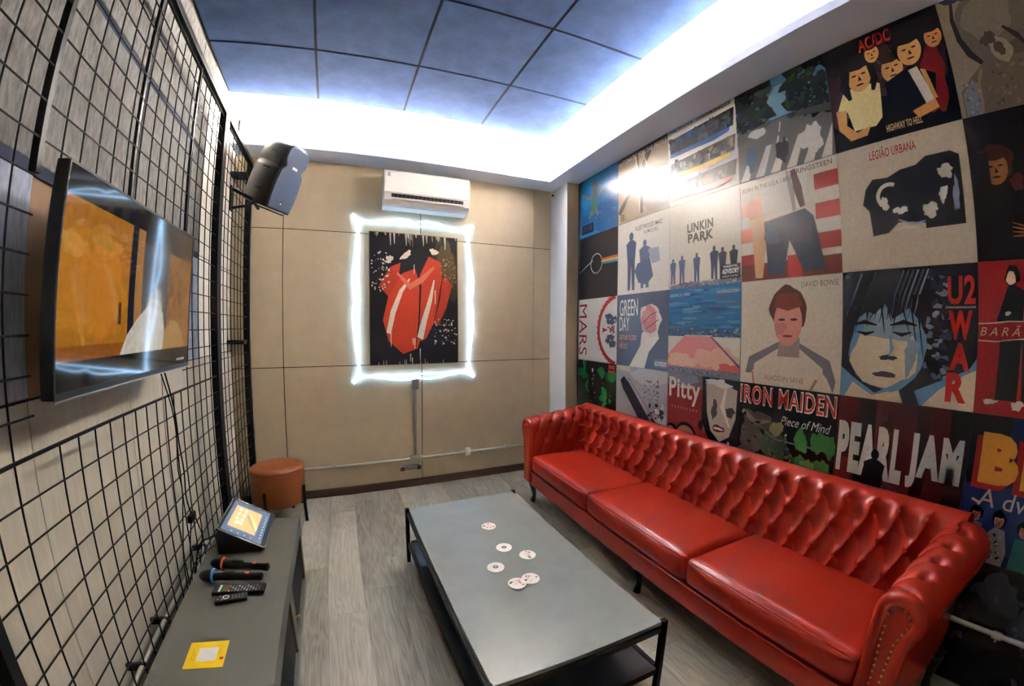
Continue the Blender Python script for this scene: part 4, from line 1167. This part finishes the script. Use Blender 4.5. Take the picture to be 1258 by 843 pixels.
# --- second row
a = Art((26, 26, 34), 31)
a.stroke([(0, .44), (.2, .53), (.38, .60)], .010, (190, 190, 190))
a.ring(.47, .54, .15, .012, (196, 198, 202)); 
for k, c in enumerate(((196, 96, 60), (206, 176, 80), (70, 130, 170))): a.add([(.60, .60 - .03 * k), (1, .60 - .035 * k), (1, .565 - .035 * k), (.60, .57 - .03 * k)], c)
poster(0, 1, a, 'near black poster with a thin pale ring and a striped bar')
a = Art((208, 204, 194), 32)
a.text('FLEETWOOD MAC', .38, .84, .88, .90, (74, 74, 84), .008); a.text('RUMOURS', .54, .77, .80, .82, (110, 110, 118), .004)
a.man(.29, .05, .80, SLATE, wide=.9); a.man(.56, .06, .64, (92, 100, 124), wide=1.2)
a.add([(.42, .40), (.66, .44), (.72, .2), (.60, .1), (.44, .14), (.36, .3)], (84, 94, 120)); a.add([(.62, .56), (.82, .56), (.84, .38), (.70, .36)], (150, 154, 164))
poster(1, 1, a, 'off-white poster with two slate blue standing figures')
a = Art((206, 198, 182), 33)
a.text('LINKIN', .28, .63, .65, .735, (92, 82, 64), .04); a.text('PARK', .29, .51, .65, .615, (92, 82, 64), .04)
a.add([(.52, .53), (.56, .53), (.545, .47)], (92, 82, 64))
for u, h, c in ((.06, .31, (78, 88, 124)), (.20, .33, (82, 92, 128)), (.42, .33, (64, 76, 116)), (.66, .37, (56, 60, 86)), (.77, .34, (58, 56, 74)), (.91, .34, (48, 46, 56))): a.man(u, .055, h, c, wide=1.1)
a.add([(0, 0), (1, 0), (1, .08), (.7, .055), (.3, .06), (0, .04)], (120, 122, 136)); a.specks(0, .0, 1, .07, 50, .005, .012, [(86, 90, 112), (170, 168, 168)], .5, 2)
a.rect(.75, .05, .99, .20, (20, 22, 26)); a.text('PARENTAL', .78, .165, .96, .19, (220, 220, 220), .01); a.text('ADVISORY', .765, .10, .975, .155, (226, 226, 226), .03); a.text('EXPLICIT CONTENT', .77, .062, .97, .085, (210, 210, 210), .005)
poster(2, 1, a, 'cream poster with six small silhouettes along its foot')
a = Art((206, 194, 178), 34)
for k, c in enumerate(((160, 44, 34), (166, 52, 38), (150, 40, 34), (96, 40, 32))):
    v = .78 - .26 * k; a.rect(0, max(0, v - .14), .22, v, (196, 112, 76) if k < 2 else c); a.rect(.78, max(0, v - .14 + .1), 1, v + .1, c)
a.rect(.0, 0, 1, .16, (104, 42, 34)); a.rect(.5, 0, .64, .2, (176, 46, 40))
a.add([(.16, .02), (.24, .02), (.3, .5), (.25, .8), (.1, .8)], (198, 156, 112)); a.add([(.08, .78), (.22, .82), (.24, .62), (.10, .60)], (190, 110, 74))
a.add([(.26, .56), (.66, .62), (.74, .96), (.62, 1), (.30, 1), (.22, .86)], (214, 206, 194)); a.stroke([(.58, .98), (.62, .8), (.66, .62)], [.05, .08, .05], (90, 60, 56)); a.stroke([(.52, .98), (.56, .78), (.58, .6)], [.03, .05, .03], (160, 148, 138))
a.add([(.26, .55), (.68, .60), (.76, .52), (.86, .04), (.66, .04), (.52, .34), (.46, .04), (.30, .03), (.28, .3)], (54, 58, 76))
a.blob(.34, .40, .08, .08, (76, 84, 108), .2); a.add([(.60, .46), (.74, .48), (.74, .30), (.60, .30)], (74, 70, 84))
a.text('BORN IN THE U.S.A. / BRUCE', .03, .885, .62, .93, (70, 60, 56), .006); a.text('SPRINGSTEEN', .55, .93, .96, .975, (70, 62, 58), .006)
poster(3, 1, a, 'poster of blue jeans before red and white stripes')
a = Art((196, 180, 158), 35)
a.text('LEGIÃO URBANA', .275, .865, .64, .955, (156, 36, 34), .012)
a.add([(.26, .26), (.38, .27), (.46, .34), (.56, .33), (.66, .31), (.66, .27), (.94, .27), (.94, .76), (.88, .80), (.70, .80), (.62, .75), (.5, .74), (.40, .70), (.28, .71), (.22, .64), (.19, .52), (.24, .46)], (20, 22, 34))
a.ring(.40, .56, .085, .03, CREAM, 1.0, 4.0); a.blob(.36, .50, .035, .05, CREAM, .3); a.blob(.48, .43, .05, .03, CREAM, .35); a.blob(.70, .40, .06, .05, CREAM, .3); a.blob(.83, .66, .06, .045, CREAM, .3, rot=-.4); a.blob(.80, .50, .03, .055, CREAM, .35); a.blob(.89, .48, .022, .12, (140, 150, 176), .3); a.stroke([(.46, .36), (.56, .315), (.66, .325)], .012, (150, 160, 190)); a.stroke([(.42, .285), (.5, .30), (.6, .285)], [.01, .03, .01], CREAM)
poster(4, 1, a, 'plain beige poster with rounded black shapes and red lettering')
a = Art((22, 16, 20), 36)
a.face_of(.17, .62, .12, (158, 96, 50), (70, 34, 24), (30, 16, 16)); a.add([(.04, .44), (.13, .46), (.13, .72), (.04, .74)], (24, 16, 20)); a.blob(.30, .5, .05, .05, (88, 34, 34), .3)
for k in range(4): a.stroke([(.24, .24 - .03 * k), (.30, .215 - .022 * k), (.40, .19 - .02 * k)], [.006, .014, .012], (160, 96, 52))
poster(5, 1, a, 'black poster with a half lit orange face')

# --- third row
a = Art((202, 200, 198), 41)
a.text('MARS', .01, .08, .235, .92, (150, 40, 40), .0, turn=1)
a.ring(1.06, .50, .50, .055, (160, 50, 44), PI * .56, PI * 1.44); a.ring(1.06, .50, .53, .02, (160, 50, 44), PI * .56, PI * 1.44, 30)
for k in range(16):
    t = PI * (.6 + .8 * k / 15); a.stroke([(1.06 + .50 * math.cos(t), .5 + .5 * math.sin(t)), (1.06 + .555 * math.cos(t), .5 + .555 * math.sin(t))], .02, (160, 50, 44))
a.blob(.86, .66, .12, .09, (70, 80, 104), .35); a.blob(.86, .34, .12, .09, (70, 80, 104), .35); a.add([(.66, .46), (.66, .54), (.8, .5)], (160, 50, 44)); a.blob(.90, .5, .06, .05, (160, 50, 44), .3); a.specks(.76, .28, .98, .72, 26, .008, .018, [(190, 194, 200), (60, 66, 90)], .4)
poster(0, 2, a, 'white poster with a red toothed ring and red letters downwards')
a = Art((88, 98, 120), 42)
a.add([(.28, 0), (.58, 0), (.66, .22), (.84, .40), (.80, .52), (.62, .54), (.52, .46), (.50, .30)], (214, 210, 198)); a.blob(.68, .64, .20, .20, (204, 200, 190), .15)
a.blob(.66, .64, .15, .17, (196, 132, 132), .18); a.blob(.62, .70, .08, .07, (206, 150, 146), .3)
a.stroke([(.55, .6), (.68, .7), (.8, .74)], .012, (90, 72, 84)); a.stroke([(.60, .52), (.72, .58), (.82, .64)], .012, (90, 72, 84))
a.text('GREEN', .06, .70, .44, .93, (226, 226, 224), .0); a.text('DAY', .06, .49, .27, .69, (226, 226, 224), .0); a.text('american', .06, .365, .42, .46, (206, 156, 142), .0); a.text('idiot', .06, .24, .23, .345, (206, 140, 124), .0)
a.rect(.76, .03, .99, .14, (110, 118, 136)); a.text('ADVISORY', .77, .05, .985, .11, (210, 212, 214), .02)
poster(1, 2, a, 'slate poster with a raised pale arm and rosy ball')
a = Art((46, 108, 158), 43)
for k in range(60):
    u, v = a.rd.uniform(0, 1), a.rd.uniform(.52, .97); a.blob(u, v, a.rd.uniform(.06, .16), a.rd.uniform(.008, .016), a.rd.choice([(36, 84, 134), (62, 130, 176), (80, 104, 140), (30, 70, 118), (96, 140, 170)]), .3, 8)
a.rect(0, .44, 1, .53, (58, 86, 120)); a.specks(0, .44, 1, .53, 50, .008, .016, [(90, 104, 130), (40, 60, 96), (130, 140, 150)], .5, 1.5)
a.add([(0, .44), (1, .44), (1, .1), (0, .1)], (196, 190, 176))
a.add([(.26, .45), (.64, .45), (1.0, .16), (1, .06), (0, .06), (0, .22)], (200, 128, 122)); a.blob(.7, .2, .25, .14, (206, 160, 136), .3); a.blob(.88, .10, .14, .07, (186, 86, 80), .3); a.blob(.2, .16, .2, .09, (206, 168, 140), .3)
a.stroke([(.62, .45), (.80, .30), (1, .14)], [.014, .02, .03], (70, 80, 104)); a.stroke([(.26, .45), (.65, .45)], .015, (170, 170, 172))
a.rect(0, 0, 1, .08, (110, 116, 128)); a.specks(0, 0, 1, .08, 50, .006, .012, [(80, 86, 100), (140, 144, 150)], .3)
a.text('RED HOT CHILI PEPPERS', .03, .905, .33, .94, (190, 206, 216), .006); a.text('CALIFORNICATION', .70, .905, .97, .94, (206, 206, 206), .006)
poster(2, 2, a, 'poster with blue water above a pink sloping deck')
a = Art((196, 184, 166), 44)
a.add([(.06, .10), (.10, .26), (.30, .36), (.42, .42), (.60, .42), (.72, .36), (.9, .27), (.96, .10), (.94, 0), (.88, .12), (.80, .20), (.2, .20), (.12, .10)], (110, 106, 112))
a.add([(.16, .2), (.42, .36), (.62, .36), (.84, .2), (.86, 0), (.14, 0)], (192, 178, 160)); a.add([(.40, .28), (.62, .28), (.62, .46), (.42, .46)], (142, 124, 118))
a.blob(.5, .72, .18, .21, (84, 44, 34), .10)
a.ell(.5, .60, .14, .22, (198, 130, 116)); a.add([(.36, .74), (.5, .70), (.64, .74), (.6, .86), (.4, .86)], (118, 50, 36)); a.blob(.43, .54, .05, .07, (182, 116, 104), .3)
for d in (-1, 1): a.ell(.5 + d * .06, .62, .035, .012, (60, 40, 44))
a.ell(.5, .47, .05, .012, (120, 46, 44))
a.text('DAVID BOWIE', .63, .905, .97, .955, (110, 100, 92), .0); a.text('ALADDIN SANE', .27, .05, .67, .10, (150, 116, 96), .0)
a.stroke([(.16, 0), (.14, .12)], .02, (170, 120, 80)); a.stroke([(.74, 0), (.79, .10)], .025, (150, 110, 74))
poster(3, 2, a, 'beige poster of a bare shouldered bust with dark red hair')
a = Art((26, 30, 42), 45)
PAL, STEEL = (200, 182, 154), (98, 136, 168)
a.specks(.60, .05, .80, .95, 60, .012, .03, [(76, 96, 118), (120, 134, 146), (40, 50, 66)], .5, 1.2)
a.specks(0, .70, .6, 1, 40, .006, .016, [(70, 88, 104), (96, 116, 128)], .5, 2.5)
a.add([(0, 0), (.48, 0), (.44, .14), (.28, .05), (.1, .16), (0, .24)], STEEL); a.add([(.04, 0), (.5, 0), (.46, .10), (.26, .03), (.1, .12)], PAL)
a.add([(.58, .10), (.7, .16), (.95, .28), (1, .36), (1, 0), (.62, 0)], STEEL); a.add([(.64, 0), (.76, .13), (.92, .24), (1, .28), (1, 0)], PAL)
a.blob(.36, .42, .30, .34, STEEL, .08); a.blob(.34, .36, .26, .26, PAL, .1); a.blob(.36, .58, .22, .12, (126, 148, 160), .25)
a.add([(.02, .6), (.10, .72), (.26, .66), (.34, .74), (.40, .62), (.52, .70), (.64, .56), (.68, .9), (.5, 1), (.1, 1), (0, .86)], (24, 28, 40))
for k in range(16):
    u = .06 + .036 * k; a.stroke([(u + .1, .98), (u + .03, .8), (u - .03 + .04 * a.rd.random(), .58 + .08 * a.rd.random())], [.012, .014, .003], a.rd.choice([(60, 80, 98), (20, 24, 34), (110, 124, 134), (18, 20, 30)]))
for d in (-1, 1): a.stroke([(.33 + d * .14 - .07, .525), (.33 + d * .14, .505), (.33 + d * .14 + .07, .525)], [.008, .03, .008], (30, 32, 44))
[a.stroke([(.33 + d * .05, .575), (.33 + d * .15, .60), (.33 + d * .25, .575)], [.01, .035, .012], (24, 28, 40)) for d in (-1, 1)]
[a.stroke([(u, .80), (u + .02 * math.sin(9 * u), .68), (u + dx, v)], [.02, .014, .003], (22, 26, 38)) for u, dx, v in ((.12, -.02, .50), (.18, .02, .56), (.24, -.03, .60), (.31, .03, .52), (.37, .02, .60), (.44, -.04, .54), (.50, .03, .50), (.56, .02, .42), (.60, .03, .34), (.05, .0, .40))]
a.blob(.37, .33, .06, .022, (44, 44, 54), .3); a.stroke([(.38, .50), (.40, .40), (.38, .34)], [.01, .03, .01], STEEL); a.blob(.35, .20, .10, .02, (70, 64, 70), .2); a.blob(.54, .36, .05, .12, (130, 152, 168), .4)
a.text('U2', .795, .72, .985, .92, (186, 40, 32), .03); a.rect(.78, .695, .985, .71, (120, 120, 122))
a.text('W', .80, .48, .965, .68, (178, 36, 30), .05); a.text('A', .815, .27, .955, .46, (178, 36, 30), .05); a.text('R', .80, .05, .945, .255, (178, 36, 30), .05)
poster(4, 2, a, 'blue and black face poster with tall red letters')
a = Art((152, 30, 32), 46)
a.add([(.13, .10), (.27, .10), (.28, .50), (.29, .66), (.30, .80), (.24, .84), (.19, .83), (.16, .74), (.12, .62), (.14, .56), (.14, .45)], (16, 16, 22)); a.add([(.30, .1), (.36, .1), (.33, .5), (.28, .5)], (16, 16, 22))
a.blob(.222, .90, .05, .065, (20, 18, 22), .15); a.blob(.212, .885, .028, .048, (206, 180, 150), .15); a.blob(.19, .66, .018, .014, (196, 170, 140), .3)
a.add([(0, .59), (.10, .595), (.2, .605), (.4, .61), (.7, .60), (1, .62), (1, .47), (.6, .50), (.2, .49), (0, .485)], (140, 30, 32)); a.stroke([(0, .593), (.10, .598), (.2, .61), (.4, .61), (1, .62)], .007, (206, 176, 140)); a.stroke([(0, .482), (.12, .478), (.2, .49), (.3, .50), (1, .47)], .007, (206, 176, 140))
a.text('B A R Ã O', .012, .515, .36, .585, (196, 150, 120), .0, shear=.3)
a.blob(.10, .085, .05, .014, (196, 176, 160), .4); a.blob(.28, .075, .04, .03, (206, 196, 180), .3)
poster(5, 2, a, 'red poster of a person in black with a torn red band')

# --- fourth row
a = Art((14, 22, 22), 51)
for k in range(26): a.blob(a.rd.choice([a.rd.uniform(.08, .3), a.rd.uniform(.64, .95)]), a.rd.uniform(.1, .95), a.rd.uniform(.03, .10), a.rd.uniform(.04, .14), a.rd.choice([(26, 96, 44), (34, 124, 54), (18, 60, 36), (20, 40, 34)]), .5, 9)
a.blob(.46, .62, .17, .26, (12, 14, 18), .2); a.specks(.2, .1, .8, .5, 30, .008, .02, [(96, 104, 70), (30, 110, 50), (130, 110, 80)], .5); a.ell(.41, .86, .025, .03, (150, 140, 120)); a.specks(.4, .6, .44, .84, 8, .006, .012, [(130, 160, 150)], .4)
a.rect(.82, .86, .97, .98, (176, 66, 60)); a.rect(.83, .90, .96, .92, (60, 30, 34))
poster(0, 3, a, 'black and green poster with a small red tag')
a = Art((160, 162, 168), 52)
a.blob(.7, .9, .4, .1, (182, 182, 182), .2); a.rect(0, .93, .3, 1, (190, 178, 160))
a.stroke([(.13, .82), (.22, .72), (.42, .50), (.62, .28), (.84, .06)], [.10, .16, .17, .18, .14], (44, 46, 58)); a.stroke([(.26, .84), (.5, .62), (.76, .38)], .012, (110, 112, 122))
a.specks(.56, .55, .86, .86, 60, .006, .016, [(96, 98, 108), (130, 132, 140)], .6); a.specks(.68, .02, .99, .55, 60, .01, .035, [(30, 30, 40), (50, 52, 62), (200, 200, 202)], .6)
poster(1, 3, a, 'grey poster with a slanting dark board and ink splatter')
a = Art((136, 38, 38), 53)
a.rect(0, .85, .55, 1, (112, 92, 98)); a.blob(.2, .96, .3, .08, (126, 126, 138), .2)
a.add([(.53, 1), (.53, .5), (.62, .34), (.76, .2), (1, .2), (1, 1)], (30, 32, 40))
a.add([(.58, .92), (.60, .62), (.66, .42), (.78, .32), (.9, .40), (.97, .60), (.98, .90), (.8, .96)], (170, 156, 142)); a.blob(.70, .66, .04, .10, (80, 72, 72), .3); a.blob(.9, .66, .06, .05, (70, 62, 64), .3); a.blob(.76, .46, .09, .035, (110, 36, 36), .25); a.blob(.76, .46, .06, .012, (206, 196, 186), .2); a.stroke([(.84, .9), (.8, .7), (.9, .5)], [.03, .05, .02], (206, 192, 176)); a.blob(.74, .95, .16, .04, (196, 190, 184), .4)
a.ell(.30, .26, .17, .18, (24, 22, 28)); a.ell(.30, .24, .15, .16, (160, 116, 96)); a.blob(.26, .22, .05, .04, (40, 32, 36), .2); a.blob(.38, .22, .05, .04, (40, 32, 36), .2); a.ell(.08, .2, .13, .18, (24, 22, 28)); a.ell(.06, .19, .11, .16, (150, 110, 92)); a.blob(.52, .45, .04, .05, (30, 24, 30), .3); a.blob(.90, .2, .07, .14, (170, 160, 148), .3)
a.text('Pitty', .03, .64, .50, .95, (206, 196, 184), .02); a.text('. . . . . . . . .', .08, .58, .46, .61, (176, 130, 116), .01)
poster(2, 3, a, 'dark red poster with white script and a grey face')
a = Art((14, 18, 24), 54)
a.blob(.2, .52, .18, .22, (76, 68, 54), .3); a.stroke([(.05, .72), (.2, .62), (.36, .66)], [.04, .06, .02], (120, 108, 84)); a.blob(.1, .35, .08, .06, (70, 56, 50), .4)
a.blob(.40, .42, .13, .20, (56, 76, 46), .3); a.blob(.43, .60, .07, .07, (128, 120, 84), .2); a.stroke([(.18, .62), (.42, .50), (.96, .50)], .016, (100, 104, 90)); a.stroke([(.5, .5), (.6, .36), (.7, .3)], [.03, .05, .03], (50, 70, 44))
for u, v in ((.68, .54), (.84, .56), (.94, .55), (.70, .32), (.86, .30), (.92, .3)): a.blob(u, v, .065, .10, (58, 116, 54), .25)
a.blob(.76, .34, .06, .05, (110, 160, 80), .3); a.specks(.3, .2, .6, .6, 30, .008, .02, [(98, 106, 60), (30, 40, 30), (60, 90, 110)], .5); a.specks(.05, .2, .3, .7, 24, .01, .025, [(30, 28, 26), (92, 80, 60)], .5); a.blob(.72, .22, .2, .03, (60, 90, 130), .4)
for d, c in ((0, (206, 196, 186)),): a.text('IRON MAIDEN', .015, .795, .985, .985, c, .045)
a.text('IRON MAIDEN', .022, .805, .978, .975, (176, 50, 44), .012); a.text('Piece of Mind', .47, .655, .95, .735, (150, 146, 136), .0, shear=.35)
poster(3, 3, a, 'dark poster with jagged red lettering over green figures')
a = Art((72, 22, 26), 55)
a.rect(.17, 0, .31, 1, (22, 16, 20)); a.rect(.62, 0, .72, 1, (46, 18, 22)); a.rect(.86, 0, 1, 1, (26, 20, 28)); a.rect(.36, 0, .44, .9, (58, 20, 24)); a.rect(0, .0, .14, .5, (110, 32, 30))
a.text('PEARL', .015, .38, .545, .80, (196, 190, 180), .06); a.text('JAM', .58, .38, .97, .80, (184, 182, 180), .06)
a.man(.33, .02, .60, (16, 14, 18), wide=1.0); a.blob(.32, .30, .05, .10, (18, 16, 20), .3); a.stroke([(.38, .4), (.43, .2), (.45, .05)], .02, (20, 16, 20))
poster(4, 3, a, 'maroon curtain poster with big white block letters')
a = Art((24, 40, 78), 56)
a.blob(.1, .8, .2, .3, (16, 18, 30), .3); a.blob(.4, .35, .5, .2, (30, 52, 100), .3)
a.text('BLITZ', .045, .50, 1.36, .86, (150, 36, 34), .10); a.text('BLITZ', .085, .54, 1.40, .885, (206, 140, 52), .07)
a.text('A dv', .11, .385, .44, .505, (170, 160, 150), .0, shear=.1)
a.add([(.06, 0), (.07, .2), (.12, .27), (.17, .26), (.20, .1), (.2, 0)], (110, 92, 86)); a.face_of(.12, .32, .045, (150, 76, 66), (30, 24, 30), (40, 22, 26)); a.blob(.03, .22, .035, .10, (180, 164, 130), .25); a.stroke([(.07, .42), (.13, .40)], .016, (190, 176, 160))
a.add([(.20, 0), (.21, .2), (.26, .26), (.33, .25), (.37, .1), (.36, 0)], (140, 136, 134)); a.face_of(.28, .31, .05, (150, 96, 80), (22, 18, 24), (40, 22, 26)); a.specks(.22, .02, .34, .22, 24, .006, .014, [(40, 40, 52), (170, 166, 160)], .5)
a.add([(.40, 0), (.41, .22), (.56, .22), (.6, 0)], (40, 96, 100)); a.face_of(.46, .28, .05, (140, 86, 74), (22, 18, 24), (40, 22, 26))
poster(5, 3, a, 'navy poster with one huge orange letter shadowed red')

# --- bottom row, only its near end shows past the sofa
a = Art((14, 15, 22), 61)
a.blob(.4, .8, .16, .14, (56, 58, 70), .3); a.blob(.7, .6, .14, .2, (44, 46, 60), .3); a.blob(.15, .5, .10, .2, (40, 38, 48), .3); a.blob(.5, .25, .3, .12, (30, 30, 44), .3); a.specks(.1, .2, .9, .9, 30, .01, .03, [(70, 70, 80), (50, 40, 48)], .5)
poster(5, 4, a, 'murky dark blue poster low behind the near sofa arm')

# ---------------------------------------------------------------- origins of one-mesh things at their own place
for o in list(sc.objects):
    if o.type == 'MESH' and o.parent is None and o.get('label'):
        bb = [Vector(q) for q in o.bound_box]
        c_ = Vector(((bb[0].x + bb[6].x) / 2, (bb[0].y + bb[6].y) / 2, min(q.z for q in bb)))
        o.data.transform(Matrix.Translation(-c_)); o.location = c_
